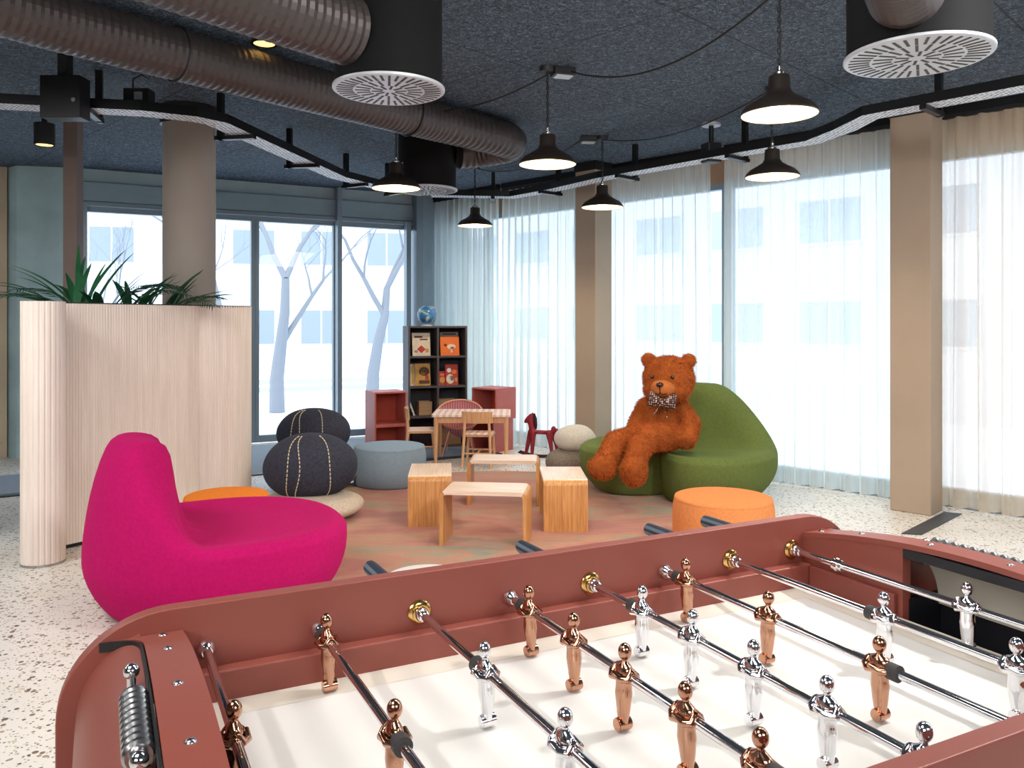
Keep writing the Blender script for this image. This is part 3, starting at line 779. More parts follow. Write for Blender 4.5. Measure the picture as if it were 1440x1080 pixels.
# ------------------------------------------------------------------ lounge chairs (lobed foam seats)
def lounge(name, lab, loc, facing, a, bw, mat, zback, zseat=.385, notch=.0, notch_w=.5, half=95, plateau=38, scale_base=.80):
    t = thing(name, lab, 'lounge chair', loc, facing)     # local +x is the direction one faces
    n = 96; rings = []
    def sm(x): x = max(0., min(1., x)); return x*x*(3-2*x)
    cols = []
    for k in range(n):
        ph = 2*PI*k/n; d = abs((ph+PI) % (2*PI)-PI)            # 0 = front
        Rr = 1/((abs(math.cos(ph))/a)**2.3+(abs(math.sin(ph))/bw)**2.3)**(1/2.3)
        Rr *= 1-notch*math.exp(-(d/notch_w)**2)
        w = 1-sm((math.degrees(PI-d)-plateau)/(half-plateau))    # 1 along the back, dying out at the sides
        zc = zseat+(zback-zseat)*w
        prof = [(.001, 0), (scale_base*.7, 0), (scale_base*.97, .0), (scale_base*1.03, .012), (.93, .10), (.99, .20), (1.0, .27)]
        # outer wall leaning inward up to the crest
        tin = .30*w
        prof += [(1.0-.12*tin, .27+(zc-.27)*.35), (1.0-.30*tin, .27+(zc-.27)*.65), (.985-.54*tin, zc-.04), (.955-.62*tin, zc-.01)]
        # crest thickness then inner face to the dished seat
        prof += [(.90-.74*tin, zc), (.86-1.16*tin, zc-.006*(1-w)-.010*w), (.80-1.22*tin, zc-.012-.045*w)]
        zin = zseat-.03
        prof += [(.70-.98*tin, zin+(zc-zin)*.52*w+.006), (.60-.85*tin, zin+(zc-zin)*.25*w), (.48-.70*tin, zin+(zc-zin)*.07*w), (.30-.3*tin, zin-.004), (.12, zin-.006), (.001, zin-.006)]
        cols.append([(r*Rr*math.cos(ph), r*Rr*math.sin(ph), z) for r, z in prof])
    np_ = len(cols[0]); vs = []; fs = []
    for j in range(np_):
        for k in range(n): vs.append(cols[k][j])
    for j in range(np_-1):
        for k in range(n): fs.append((j*n+k, j*n+(k+1) % n, (j+1)*n+(k+1) % n, (j+1)*n+k))
    m = MB(); m.add(vs, fs); bd = m.build('upholstered_body', mat, t, subsurf=1)
    return t
lounge('lounge_chair', 'magenta felt lounge chair with tall rounded back beside the tambour screen', (-1.51, 4.22, 0), R(30), .635, .605, M['pink'], .845, half=74, plateau=26)
lounge('lounge_chair', 'moss green felt lounge chair with curved back holding the teddy bear', (1.36, 6.78, .012), R(-128), .70, .80, M['green'], .87, notch=.55, notch_w=.38, half=80, plateau=14)

# ------------------------------------------------------------------ poufs
def pouf(lab, x, y, r, h, mat, z=0, rz=.02, grp=None, name='round_pouf'):
    t = thing(name, lab, 'pouf', (x, y, z))
    MB().lathe([(r*.93, .0), (r*.97, .02), (r*1.0, h*.3), (r*1.0, h*.7), (r*.985, h-.05), (r*.965, h-.022)], 64).build('side_cover', mat, t, smooth=60)
    MB().lathe([(r*.95, h-.03), (r*.968, h-.02), (r*.955, h-.006), (r*.90, h), (r*.4, h+.006), (.001, h+.007)], 64, cap=False).build('seat_top', mat, t, smooth=60)
    MB().lathe([(r*.90, -.0), (r*.90, .012)], 48).build('base', M['black'], t)
    return t
pouf('round orange velvet pouf between green lounge chair and football table', 1.27, 4.92, .30, .36, M['orange'])
pouf('deep orange round pouf half hidden behind the magenta lounge chair', -1.80, 5.16, .265, .32, M['orange2'])
pouf('round grey-blue felt pouf beside the honey wooden stools', -1.06, 7.08, .315, .33, M['blue_pouf'], RUGZ)
pouf('white round low pouf, only its rim showing over the table side panel', -.44, 4.20, .22, .09, M['white'], RUGZ)

# ------------------------------------------------------------------ felt pebbles
def pebble(lab, x, y, z, rx, ry, rz_, mat, ang=0, stitches=0, seed=0, flat=.0):
    t = thing('felt_pebble', lab, 'pebble seat', (x, y, z), ang)
    nu, nv = 64, 36; vs = []; fs = []
    rr = random.Random(seed); ox = rr.uniform(0, 9)
    def P(th, a):
        dx, dy, dz = math.sin(th)*math.cos(a), math.sin(th)*math.sin(a), -math.cos(th)
        k = 1+.05*(noise.noise(Vector((dx*1.1+ox, dy*1.1, dz*1.1))))
        sx = math.copysign(abs(dx)**.92, dx); sy = math.copysign(abs(dy)**.92, dy); sz = math.copysign(abs(dz)**.95, dz)
        zz = rz_*sz*k; zz = max(zz, -rz_*.9)
        return Vector((rx*sx*k, ry*sy*k, rz_*.9+zz))
    for j in range(nv+1):
        for k in range(nu): vs.append(tuple(P(max(.02, min(PI-.02, PI*j/nv)), 2*PI*k/nu)))
    for j in range(nv):
        for k in range(nu): fs.append((j*nu+k, j*nu+(k+1) % nu, (j+1)*nu+(k+1) % nu, (j+1)*nu+k))
    fs.append(tuple(range(nu-1, -1, -1))); fs.append(tuple(nv*nu+k for k in range(nu)))
    m = MB(); m.add(vs, fs); m.build('felt_body', mat, t, smooth=180)
    for q, (u0, bend) in enumerate(([(-.34, .18), (-.20, .18), (.42, -.10)] if stitches else [])):
        m = MB(); pts = []
        for i in range(61):
            th = PI*(.16+.74*i/60); w = u0+bend*math.sin(PI*i/60)
            # curve over the camera-facing side
            a = -PI/2+w*1.7*(1 if i > 4 else 1)
            p = P(th, a); c = Vector((0, 0, rz_*.9)); pts.append(p+(p-c).normalized()*.002)
        pts = pts[::-1]
        for i in range(0, 60, 3): m.tube([tuple(pts[i]), tuple(pts[i+1]), tuple(pts[i+2])], .0035, 6)
        m.build('stitching', M['stitch'], t)
    return t
def put(px, Y): return (px-720)/F*Y, Y
x, y = put(433, 5.86); pebble('pale sand flat felt pebble supporting the nearer charcoal pebble', x, y, 0.012, .39, .36, .092, M['peb_beige'], 0, 0, 1)
pebble('charcoal felt pebble with cream stitching lying on the sand pebble', x, y+.08, .155, .335, .30, .232, M['peb_dark'], .05, 1, 2)
x, y = put(441, 7.02); pebble('pale grey flat felt pebble hidden under the farther charcoal pebble', x, y, 0, .40, .36, .16, M['peb_pale'], 0, 0, 3)
pebble('charcoal felt pebble with cream stitching, farther one beside the window mullion', x, y, .28, .31, .29, .205, M['peb_dark'], -.12, 1, 4)
x, y = put(806, 7.55); pebble('speckled stone grey felt pebble under the pale pebble beside the green chair', x-.02, y, 0, .24, .24, .13, M['peb_grey'], 0, 0, 5)
pebble('small pale felt pebble on the stone grey pebble beside the green chair', x+.02, y, .222, .19, .18, .125, M['peb_pale'], .2, 0, 6)

# ------------------------------------------------------------------ U-shaped bamboo stools
def stool(lab, x, y, rz, first=[None]):
    if first[0] is None:
        t = thing('bent_stool', lab, 'stool', (x, y, RUGZ), rz, 'bent bamboo stools')
        w, d, h, th, rad = .55, .295, .345, .026, .045
        def outline(o_):
            ww = w/2-o_; hh = h-o_; rd = rad-o_
            p = [(-ww, 0)] + [(-ww+rd-rd*math.cos(R(a)), hh-rd+rd*math.sin(R(a))) for a in range(0, 91, 10)] + [(ww-rd+rd*math.sin(R(a)), hh-rd+rd*math.cos(R(a))) for a in range(0, 91, 10)] + [(ww, 0)]
            return p
        A = outline(0); B = outline(th); n = len(A)
        def strip(i0, i1, mat, nm):
            m = MB(); vs = []; fs = []
            for i in range(i0, i1+1):
                vs += [(A[i][0], -d/2, A[i][1]), (A[i][0], d/2, A[i][1]), (B[i][0], d/2, B[i][1]), (B[i][0], -d/2, B[i][1])]
            L = i1-i0
            for k in range(L):
                for e in range(4): fs.append((4*k+e, 4*k+(e+1) % 4, 4*k+4+(e+1) % 4, 4*k+4+e))
            fs.append((0, 1, 2, 3)); fs.append((4*L+3, 4*L+2, 4*L+1, 4*L)); m.add(vs, fs); return m.build(nm, mat, t, smooth=35)
        strip(0, 7, M['bamboo'], 'leg'); strip(7, n-8, M['bamboo_top'], 'seat'); strip(n-8, n-1, M['bamboo'], 'leg')
        first[0] = t; return t
    return dup(first[0], (x, y, RUGZ), rz, lab)
stool('bent bamboo stool with open side outward, closest to the football table', -.163, 5.20, R(-7))
stool('bent bamboo stool showing its solid end panel, beside the grey-blue pouf', -.58, 5.84, R(94))
stool('bent bamboo stool with open side outward, farther one by the rug edge', -.06, 6.34, R(-3))
stool('bent bamboo stool showing its solid end panel, beside the teddy bear', .352, 5.70, R(91))

# ------------------------------------------------------------------ foosball table
TC = (.274, 1.3144); TA = math.atan2(.449, .893)
fb = thing('football_table', 'terracotta table football game with chrome rods and white playing field', 'football table', (TC[0], TC[1], 0), TA)
HL, IW, TH = .90, .4325, .030     # half length, inner half width, panel thickness
RT, RZ, FZ = .92, .845, .755
def side_poly():
    p = []
    rx, rz = .17, .16
    for a in range(0, 91, 6): p.append((HL-rx+rx*math.cos(R(a)), RT-rz+rz*math.sin(R(a))))
    for a in range(90, 181, 6): p.append((-HL+rx+rx*math.cos(R(a)), RT-rz+rz*math.sin(R(a))))
    for a in range(180, 271, 15): p.append((-HL+rx+rx*math.cos(R(a)), .62+rz*math.sin(R(a))))
    for a in range(270, 361, 15): p.append((HL-rx+rx*math.cos(R(a)), .62+rz*math.sin(R(a))))
    return p
for s_ in (1, -1):
    y0, y1 = (IW, IW+TH) if s_ > 0 else (-IW-TH, -IW)
    MB().extr(side_poly(), y0, y1).build('side_panel', M['red'], fb, bevel=.003)
    m = MB(); y0, y1 = (IW-.03, IW) if s_ > 0 else (-IW, -IW+.03)
    m.box(-.714, .714, y0, y1, .70, .812); m.build('inner_ledge', M['red'], fb, bevel=.004)
MB().box(-.716, .716, -IW, IW, FZ-.03, FZ).build('playing_field', M['field'], fb)
m = MB()
for sy in (1, -1):
    m.add([(-.714, sy*.4025, FZ+.006), (.714, sy*.4025, FZ+.006), (.714, sy*.355, FZ+.0005), (-.714, sy*.355, FZ+.0005)], [(0, 1, 2, 3)])
for sx in (1, -1):
    m.add([(sx*.714, -.4025, FZ+.006), (sx*.714, .4025, FZ+.006), (sx*.64, .36, FZ+.0008), (sx*.64, -.36, FZ+.0008)], [(0, 1, 2, 3)])
m.build('field_border', M['field_edge'], fb)
MB().box(-.80, .80, -IW, IW, .56, .70).build('cabinet_floor', M['red_dark'], fb)
def archz(y): return .882+.048*(1-(y/IW)**2)
GW = .15
for sx in (-1, 1):
    X0, X1 = sorted((sx*.715, sx*.74))
    for s2 in (-1, 1):
        m = MB()   # panels flanking the goal mouth
        n = 10; ys = [GW+(IW-GW)*i/n for i in range(n+1)]
        vs = []; fs = []
        for y_ in ys:
            z = archz(y_)-.012
            vs += [(X0, s2*y_, FZ-.04), (X1, s2*y_, FZ-.04), (X1, s2*y_, z), (X0, s2*y_, z)]
        for k in range(n):
            for e in range(4): fs.append((4*k+e, 4*k+(e+1) % 4, 4*k+4+(e+1) % 4, 4*k+4+e))
        fs.append((0, 1, 2, 3)); fs.append((4*n+3, 4*n+2, 4*n+1, 4*n)); m.add(vs, fs); m.build('end_panel', M['red'], fb)
    for s2 in (-1, 1):
        m = MB()
        a0, a1 = sorted((sx*.702, sx*.715)); c0, c1 = sorted((s2*(GW+.012), s2*.40)); m.box(a0, a1, c0, c1, FZ, FZ+.055); m.build('kick_strip', M['red_dark'], fb, bevel=.003)
    # goal cavity
    m = MB(); a, c = sx*.735, sx*.86
    a, c = sx*.735, sx*.85; lo, hi = min(a, c), max(a, c)
    m.box(lo, hi, -GW-.012, -GW, FZ-.10, .80); m.box(lo, hi, GW, GW+.012, FZ-.10, .80); m.box(lo, hi, -GW, GW, FZ-.11, FZ-.10)
    m.box(*sorted((sx*.84, sx*.85)), -GW, GW, FZ-.10, .80); m.build('goal_box', M['goal_dark'], fb)
    m = MB(); vs = []; fs = []; n = 14
    for i in range(n+1):
        a_ = R(90*i/n); xx = sx*(.738+.095*math.sin(a_)); zz = .775+.120*math.cos(a_)
        vs += [(xx, -GW, zz), (xx, GW, zz)]
    for i in range(n): fs.append((2*i, 2*i+1, 2*i+3, 2*i+2))
    m.add(vs, fs); m.build('goal_hood', M['goal_hood'], fb, smooth=60)
    MB().box(*sorted((sx*.716, sx*.737)), -GW, GW, .892, .912).build('goal_lintel', M['goal_dark'], fb)
    # arched top strip
    m = MB(); n = 160; vs = []; fs = []
    for i in range(n+1):
        y_ = -IW+.002+2*(IW-.002)*i/n; z = archz(y_)
        e = min(1, (IW-abs(y_))/.085)
        xo = .775+(.058*(1-math.sqrt(max(0, 1-(1-e)**2))))
        for (xx, zz) in ((sx*.712, z), (sx*xo, z), (sx*xo, z-.012), (sx*.712, z-.012)): vs.append((xx, y_, zz))
    for k in range(n):
        for e in range(4): fs.append((4*k+e, 4*k+(e+1) % 4, 4*k+4+(e+1) % 4, 4*k+4+e))
    fs.append((0, 1, 2, 3)); fs.append((4*n+3, 4*n+2, 4*n+1, 4*n)); m.add(vs, fs); m.build('top_strip', M['red'], fb, smooth=30)
    m = MB()
    for (y0_, y1_) in ((-IW, IW),):
        vs = []; fs = []
        for i in range(n+1):
            y_ = y0_+(y1_-y0_)*i/n; z = archz(y_)-.001
            e = min(1, (IW-abs(y_))/.085); xo = .777+(.058*(1-math.sqrt(max(0, 1-(1-e)**2))))
            vs += [(sx*xo, y_, z), (sx*(xo+.003), y_, z), (sx*(xo+.003), y_, z-.016), (sx*xo, y_, z-.016)]
        for k in range(n):
            for e in range(4): fs.append((4*k+e, 4*k+(e+1) % 4, 4*k+4+(e+1) % 4, 4*k+4+e))
        m.add(vs, fs)
    m.build('edge_trim', M['black'], fb)
    # ledge outside the strip that carries the score counter
    prof = [(.872, .60)]+[(.73+.142*math.cos(R(a)), .76+.135*math.sin(R(a))) for a in range(0, 71, 5)]
    m = MB(); vs = []; fs = []
    for (x_, z_) in prof: vs += [(sx*x_, -IW, z_), (sx*x_, IW, z_), (sx*(x_-.006), IW, z_-.006), (sx*(x_-.006), -IW, z_-.006)]
    n = len(prof)-1
    for k in range(n):
        for e in range(4): fs.append((4*k+e, 4*k+(e+1) % 4, 4*k+4+(e+1) % 4, 4*k+4+e))
    fs.append((0, 1, 2, 3)); fs.append((4*n+3, 4*n+2, 4*n+1, 4*n)); m.add(vs, fs); m.build('curved_end_shell', M['red'], fb, smooth=40)
    for y_ in (.40, .281, .105, -.066, -.25, -.40):
        m = MB(); m.lathe([(.0075, 0), (.0075, .001), (.004, .0035), (.0005, .004)], 16); sb = m.build('screw', M['steel'], fb, smooth=60, loc=(sx*.745, y_, archz(y_)-.0005))
    # score counter: wire with ten silver beads between two brackets
    cy0, cy1 = (-.05, .212) if sx < 0 else (-.16, .155)
    m = MB(); cx = sx*.797; z = .912
    m.cyl((cx, cy0-.005, z), (cx, cy1+.005, z), .003, n=10); cw = m.build('counter_wire', M['steel'], fb, smooth=60)
    for y_ in (cy0, cy1):
        m = MB(); m.lathe([(.016, .868), (.013, .876), (.006, .88), (.006, .908)], 18, (cx, y_, 0)); m.sphere((cx, y_, z), .011, 14, 8); m.build('counter_bracket', M['chrome'], cw, smooth=50)
    beads = [.113-.0165*k for k in range(10)] if sx < 0 else [.131-.0215*k for k in range(10)]
    for y_ in beads:
        m = MB(); m.T = Matrix.Translation((cx, y_, z)) @ Matrix.Rotation(R(90), 4, 'X'); m.lathe([(.004, -.0065), (.015, -.0065), (.0185, -.003), (.0185, .003), (.015, .0065), (.004, .0065)], 20); m.build('counter_bead', M['steel'], cw, smooth=40)
# legs
for sx in (-1, 1):
    for sy in (-1, 1):
        m = MB(); x_, y_ = sx*.68, sy*(IW-.045)
        m.loft([[(x_+sx*.05*(1-z/.56)+dx*s2, y_+dy*s2, z) for dx, dy in ((-.035, -.035), (.035, -.035), (.035, .035), (-.035, .035))] for z, s2 in ((.012, .7), (.56, 1.1))])
        lg = m.build('leg', M['red_dark'], fb, bevel=.005)
        MB().lathe([(.03, 0), (.03, .012)], 20, (x_+sx*.05, y_, 0)).build('foot', M['rubber'], lg)

def man_mesh(nm):
    m = MB()
    rings = [(.0225, .0045, .0045), (.019, .007, .006), (.015, .0165, .0085), (.008, .0195, .0115), (-.002, .0175, .0135), (-.012, .0135, .0125), (-.022, .0142, .0125), (-.03, .0155, .0130), (-.042, .0135, .0118), (-.053, .0105, .0096), (-.058, .0112, .0102), (-.0615, .0095, .0092), (-.072, .0085, .0088), (-.076, .0075, .008)]
    L = []
    for z, ry, rx in rings: L.append([(rx*math.cos(2*PI*k/20), ry*math.sin(2*PI*k/20), z) for k in range(20)])
    m.loft(L)
    m.sphere((0, 0, .0355), .0108, 18, 12, rz=.0135)
    m.lathe([(.005, .018), (.005, .028)], 12)
    # folded arms on both chest faces
    for fx in (-1, 1):
        m.tube([(0, .019, .009), (fx*.008, .021, -.001), (fx*.0155, .012, -.004), (fx*.0165, -.008, 0)], [.006, .0065, .0055, .004], 10)
        m.tube([(0, -.019, .009), (fx*.008, -.021, -.001), (fx*.0155, -.012, -.0015), (fx*.0165, .008, .002)], [.006, .0065, .0055, .004], 10)
    # groove between the legs is suggested by two calves, boots below
    for sy in (-1, 1): m.tube([(0, sy*.006, -.03), (0, sy*.0055, -.052), (0, sy*.0045, -.074)], [.0098, .0082, .006], 10)
    m.cyl((-.0125, 0, -.0775), (.0125, 0, -.0775), .0095, n=18); m.cyl((-.0105, 0, -.0775), (.0105, 0, -.0775), .0105, n=18)
    m.sphere((0, .0, .0), .001)
    me_o = m.build('player_figure', M['chrome'], None, smooth=40)
    me = me_o.data; bpy.data.objects.remove(me_o); return me
man_chrome = man_mesh('c'); man_copper = man_chrome.copy(); man_copper.materials.clear(); man_copper.materials.append(M['copper'])
FIG = {0: [.097], 1: [.367, .003], 2: [.129, -.121, -.37], 3: [.343, .178, .024, -.129, -.276], 4: [.245, .096, -.057, -.205, -.359], 5: [.352, .111, -.137], 6: [.01, -.24], 7: [-.024]}
FIG[1] = [.367, .003]
col_me = None
for i in range(8):
    x_ = -.675+.193*i; chrome_team = i in (2, 4, 6, 7)
    m = MB()
    far = (IW+.215) if chrome_team else IW-.012
    near = -(IW+.02) if chrome_team else -(IW+.215)
    if chrome_team: near = -IW+.012
    m.cyl((x_, near, RZ), (x_, far, RZ), .0075, n=20); rod = m.build('rod', M['chrome'], fb, smooth=40)
    # bearing on the side the rod passes through, end cap on the other side
    sy = 1 if chrome_team else -1
    m = MB(); m.T = Matrix.Translation((x_, sy*IW, RZ)) @ Matrix.Rotation(R(90)*sy, 4, 'X')
    m.lathe([(.0235, 0), (.0235, .004), (.020, .007), (.0165, .008), (.0165, .013), (.013, .015), (.013, .021), (.0085, .023)][:5]+[(.009, .013)], 28); be = m.build('bearing', M['brass'], rod, smooth=35)
    m = MB(); m.T = Matrix.Translation((x_, sy*IW, RZ)) @ Matrix.Rotation(R(90)*sy, 4, 'X'); m.lathe([(.0135, .012), (.0135, .019), (.0115, .022), (.0105, .022), (.0105, .030), (.008, .032)], 28); m.build('bushing', M['chrome'], rod, smooth=35)
    m = MB(); m.T = Matrix.Translation((x_, -sy*(IW-.004), RZ)) @ Matrix.Rotation(-R(90)*sy, 4, 'X')
    m.lathe([(.012, -.004), (.016, 0), (.016, .010), (.011, .016), (.009, .02)], 24); m.build('end_cap', M['chrome'], rod, smooth=40)
    m = MB(); e = far if chrome_team else near; d_ = 1 if chrome_team else -1
    m.T = Matrix.Translation((x_, e, RZ)) @ Matrix.Rotation(-R(90)*d_, 4, 'X')
    m.lathe([(.010, -.02), (.0155, -.015), (.017, .01), (.0165, .09), (.0155, .105), (.008, .11)], 24); m.build('handle', M['grip'], rod, smooth=40)
    ys = FIG[i]
    for y_ in ys:
        o_ = bpy.data.objects.new('player_figure', man_chrome if chrome_team else man_copper); COL.objects.link(o_); o_.parent = rod; o_.location = (x_, y_, RZ)
        o_['label'] = 'chrome player figure' if chrome_team else 'copper player figure'
        o_.rotation_euler.y = R(random.uniform(-3, 3))
    # rubber bumpers outside the outermost figures
    for y_, s2 in (((max(ys), 1), (min(ys), -1)) if i not in (0, 7) else ()):
        m = MB(); m.T = Matrix.Translation((x_, y_+s2*.027, RZ)) @ Matrix.Rotation(R(90), 4, 'X')
        m.lathe([(.009, -.009), (.0135, -.009), (.0135, .009), (.009, .009)], 22); m.build('bumper', M['rubber'], rod, smooth=30)
    if i == 7:
        m = MB(); m.T = Matrix.Translation((x_, .286, RZ)) @ Matrix.Rotation(R(90), 4, 'X'); m.lathe([(.008, -.014), (.013, -.014), (.013, -.004), (.016, -.004), (.016, .004), (.013, .004), (.013, .014), (.008, .014)], 22); m.build('collar', M['chrome'], rod, smooth=30)

# ------------------------------------------------------------------ teddy bear (one continuous plush body)
def blob(prims, voxel, name):
    m = MB()
    for p in prims:
        if p[0] == 'e':
            _, c, r, eul = p
            m.T = Matrix.Translation(c) @ Euler(eul).to_matrix().to_4x4(); m.sphere((0, 0, 0), r[0], 28, 18, rz=r[2], ry=r[1]); m.T = Matrix.Identity(4)
        else:
            _, pts, rs = p
            P = [Vector(q) for q in pts]
            for i in range(len(P)-1):
                n = 8
                for k in range(n+1):
                    t = k/n; m.sphere(tuple(P[i].lerp(P[i+1], t)), rs[i]*(1-t)+rs[i+1]*t, 18, 12)
    o_ = m.build(name, M['bear'])
    a = o_.modifiers.new('r', 'REMESH'); a.mode = 'VOXEL'; a.voxel_size = voxel
    a = o_.modifiers.new('s', 'SMOOTH'); a.factor = .6; a.iterations = 6
    dg = bpy.context.evaluated_depsgraph_get(); me = bpy.data.meshes.new_from_object(o_.evaluated_get(dg)); bpy.data.objects.remove(o_)
    me.name = name; me.shade_smooth(); return me
def place_mesh(me, name, mat, parent):
    me.materials.clear(); me.materials.append(mat); o_ = bpy.data.objects.new(name, me); COL.objects.link(o_); o_.parent = parent; return o_
bx0 = Vector((1.12, 6.50, .36))
bt = thing('teddy_bear', 'large ginger plush teddy bear with polka dot bow slumped on green chair', 'teddy bear', bx0)
def W(x, y, z): return (x-bx0.x, y-bx0.y, z-bx0.z)
hc = Vector(W(1.255, 6.55, .955)); yaw = R(-27)      # head centre, looks a little to its right
def HW(x, y, z): q = Matrix.Rotation(yaw, 3, 'Z') @ (Matrix.Rotation(R(8), 3, 'X') @ Vector((x, y, z))); return tuple(hc+q)
prims = [
    ('e', tuple(hc), (.205, .19, .182), (0, 0, yaw)),
    ('e', HW(0, -.14, -.05), (.10, .085, .075), (0, 0, yaw)),
    ('e', HW(-.09, -.07, -.075), (.10, .10, .09), (0, 0, yaw)), ('e', HW(.09, -.07, -.075), (.10, .10, .09), (0, 0, yaw)),
    ('e', HW(-.165, .01, .145), (.062, .036, .062), (0, 0, yaw)), ('e', HW(.165, .01, .145), (.062, .036, .062), (0, 0, yaw)),
    ('e', W(1.20, 6.60, .60), (.185, .16, .215), (R(-12), 0, 0)),
    ('e', W(1.16, 6.53, .50), (.205, .18, .13), (0, 0, 0)),
    # viewer-left leg: hip > knee > foot
    ('c', [W(1.05, 6.46, .50), W(.80, 6.26, .485), W(.705, 6.10, .38)], [.105, .092, .082]),
    ('e', W(.665, 6.02, .335), (.115, .085, .088), (0, R(12), R(28))),
    # viewer-right leg
    ('c', [W(1.24, 6.40, .51), W(1.02, 6.14, .535), W(.935, 6.04, .46), W(.90, 5.99, .37)], [.105, .096, .085, .08]),
    ('e', W(.885, 5.95, .325), (.098, .10, .118), (R(14), 0, 0)),
    # arms
    ('c', [W(1.345, 6.56, .745), W(1.41, 6.44, .60), W(1.345, 6.33, .50)], [.066, .074, .078]),
    ('c', [W(1.07, 6.60, .74), W(1.0, 6.58, .60), W(.97, 6.50, .53)], [.06, .065, .065]),
]
me = blob(prims, .012, 'plush_body')
# fur: short curved spikes scattered over the body as its own mesh part
co_ = np.empty(len(me.vertices)*3); me.vertices.foreach_get('co', co_); co_ = co_.reshape(-1, 3)
me.calc_loop_triangles(); tri = np.empty(len(me.loop_triangles)*3, dtype=np.int32); me.loop_triangles.foreach_get('vertices', tri); tri = tri.reshape(-1, 3)
A, B, C_ = co_[tri[:, 0]], co_[tri[:, 1]], co_[tri[:, 2]]; nr = np.cross(B-A, C_-A); ar = np.linalg.norm(nr, axis=1); nr /= ar[:, None]+1e-12
NF = 42000
pick = rng.choice(len(tri), NF, p=ar/ar.sum()); u_, v_ = rng.random(NF), rng.random(NF); fl = u_+v_ > 1; u_[fl] = 1-u_[fl]; v_[fl] = 1-v_[fl]
P_ = A[pick]+u_[:, None]*(B-A)[pick]+v_[:, None]*(C_-A)[pick]; n_ = nr[pick]
d_ = n_*.75+rng.normal(0, .38, (NF, 3))+np.array([0, 0, -.35]); d_ /= np.linalg.norm(d_, axis=1)[:, None]
s_ = np.cross(d_, rng.normal(0, 1, (NF, 3))); s_ /= np.linalg.norm(s_, axis=1)[:, None]+1e-9
Ln = (.014+.012*rng.random(NF))[:, None]; wd = .0016
muz = np.linalg.norm((P_-np.array(HW(0, -.15, -.055)))/np.array([.12, .11, .1]), axis=1) < 1.0
Ln[muz] *= .45
V = np.empty((NF*3, 3)); V[0::3] = P_-s_*wd-n_*.002; V[1::3] = P_+s_*wd-n_*.002; V[2::3] = P_+d_*Ln
fm = bpy.data.meshes.new('fur'); fm.from_pydata(V.tolist(), [], np.arange(NF*3).reshape(-1, 3).tolist())
body = place_mesh(me, 'plush_body', M['bear'], bt)
fo = place_mesh(fm, 'fur', M['fur'], bt); fo['kind'] = 'stuff'
m = MB(); m.T = Matrix.Translation(HW(0, -.16, -.045)) @ Matrix.Rotation(yaw, 4, 'Z'); m.sphere((0, 0, 0), .098, 32, 20, rz=.074, ry=.088); m.build('muzzle', M['bear_muz'], bt, smooth=180)
MB().sphere(HW(0, -.246, -.0), .030, 18, 12, rz=.020, ry=.02).build('nose', M['eye'], bt, smooth=180)
for sx in (-1, 1):
    MB().sphere(HW(sx*.082, -.172, .045), .015, 16, 10).build('eye', M['eye'], bt, smooth=180)
m = MB(); m.tube([HW(0, -.256, -.012), HW(0, -.246, -.067)], .004, 6); m.tube([HW(-.05, -.224, -.072), HW(-.02, -.244, -.08), HW(0, -.247, -.067), HW(.02, -.244, -.08), HW(.05, -.224, -.072)], .004, 6); m.build('mouth_stitch', M['eye'], bt)
# bow tie
bc = Vector(W(1.165, 6.35, .785))
bw_ = bpy.data.objects.new('bow_tie', None)
m = MB(); m.sphere((0, 0, 0), .028, 16, 10, rz=.032)
for sx in (-1, 1):
    m.loft([[(sx*x_, y_*k, z_+zz*k) for (y_, zz) in ((-.026, -.02), (-.03, .0), (-.026, .02), (.012, .045), (.02, 0), (.012, -.045))] for x_, z_, k in ((.015, 0, .55), (.05, .012, 1.15), (.09, .016, 1.45), (.105, .012, 1.3))])
    m.loft([[(sx*x_, y_*k, z_+zz) for (y_, zz) in ((-.02, 0), (.015, .0), (.015, -.01), (-.02, -.01))] + [] for x_, z_, k in ((.008, -.01, .7), (.03, -.06, 1.3), (.055, -.115, 1.6))])
o_ = m.build('bow_tie', M['bow'], bt, smooth=60); o_.location = bc; o_.rotation_euler = (R(-12), R(6), R(-14))

# ------------------------------------------------------------------ dark bookcase and its contents
BKA = math.atan2(.21, .641); BW, BD, BH = .675, .33, 1.365
BKL = Vector((-1.148, 9.05, 0)); ex = Vector((math.cos(BKA), math.sin(BKA), 0)); ey = Vector((-math.sin(BKA), math.cos(BKA), 0))
bk = thing('bookcase', 'tall charcoal cube bookcase with eight open compartments in the curtain corner', 'bookcase', BKL, BKA)
th = .022
for x_ in (0, BW/2-th/2, BW-th): MB().box(x_, x_+th, 0, BD, 0, BH).build('upright', M['shelf_dark'], bk, bevel=.002)
zs = [0, .336, .672, 1.008, BH-th]
for z_ in zs:
    MB().box(th, BW-th, .004, BD, z_, z_+th).build('shelf', M['shelf_dark'], bk, bevel=.002)
MB().box(.002, BW-.002, BD-.012, BD, .002, BH-.002).build('back_panel', M['shelf_in'], bk)
def inb(cx, d, col_, row):  # compartment coordinates: cx across (0..1 of a cell), d depth, row 0 bottom
    x_ = th+col_*(BW/2-th/2)+cx*(BW/2-1.5*th); return BKL+ex*x_+ey*d+Vector((0, 0, zs[row]+th))
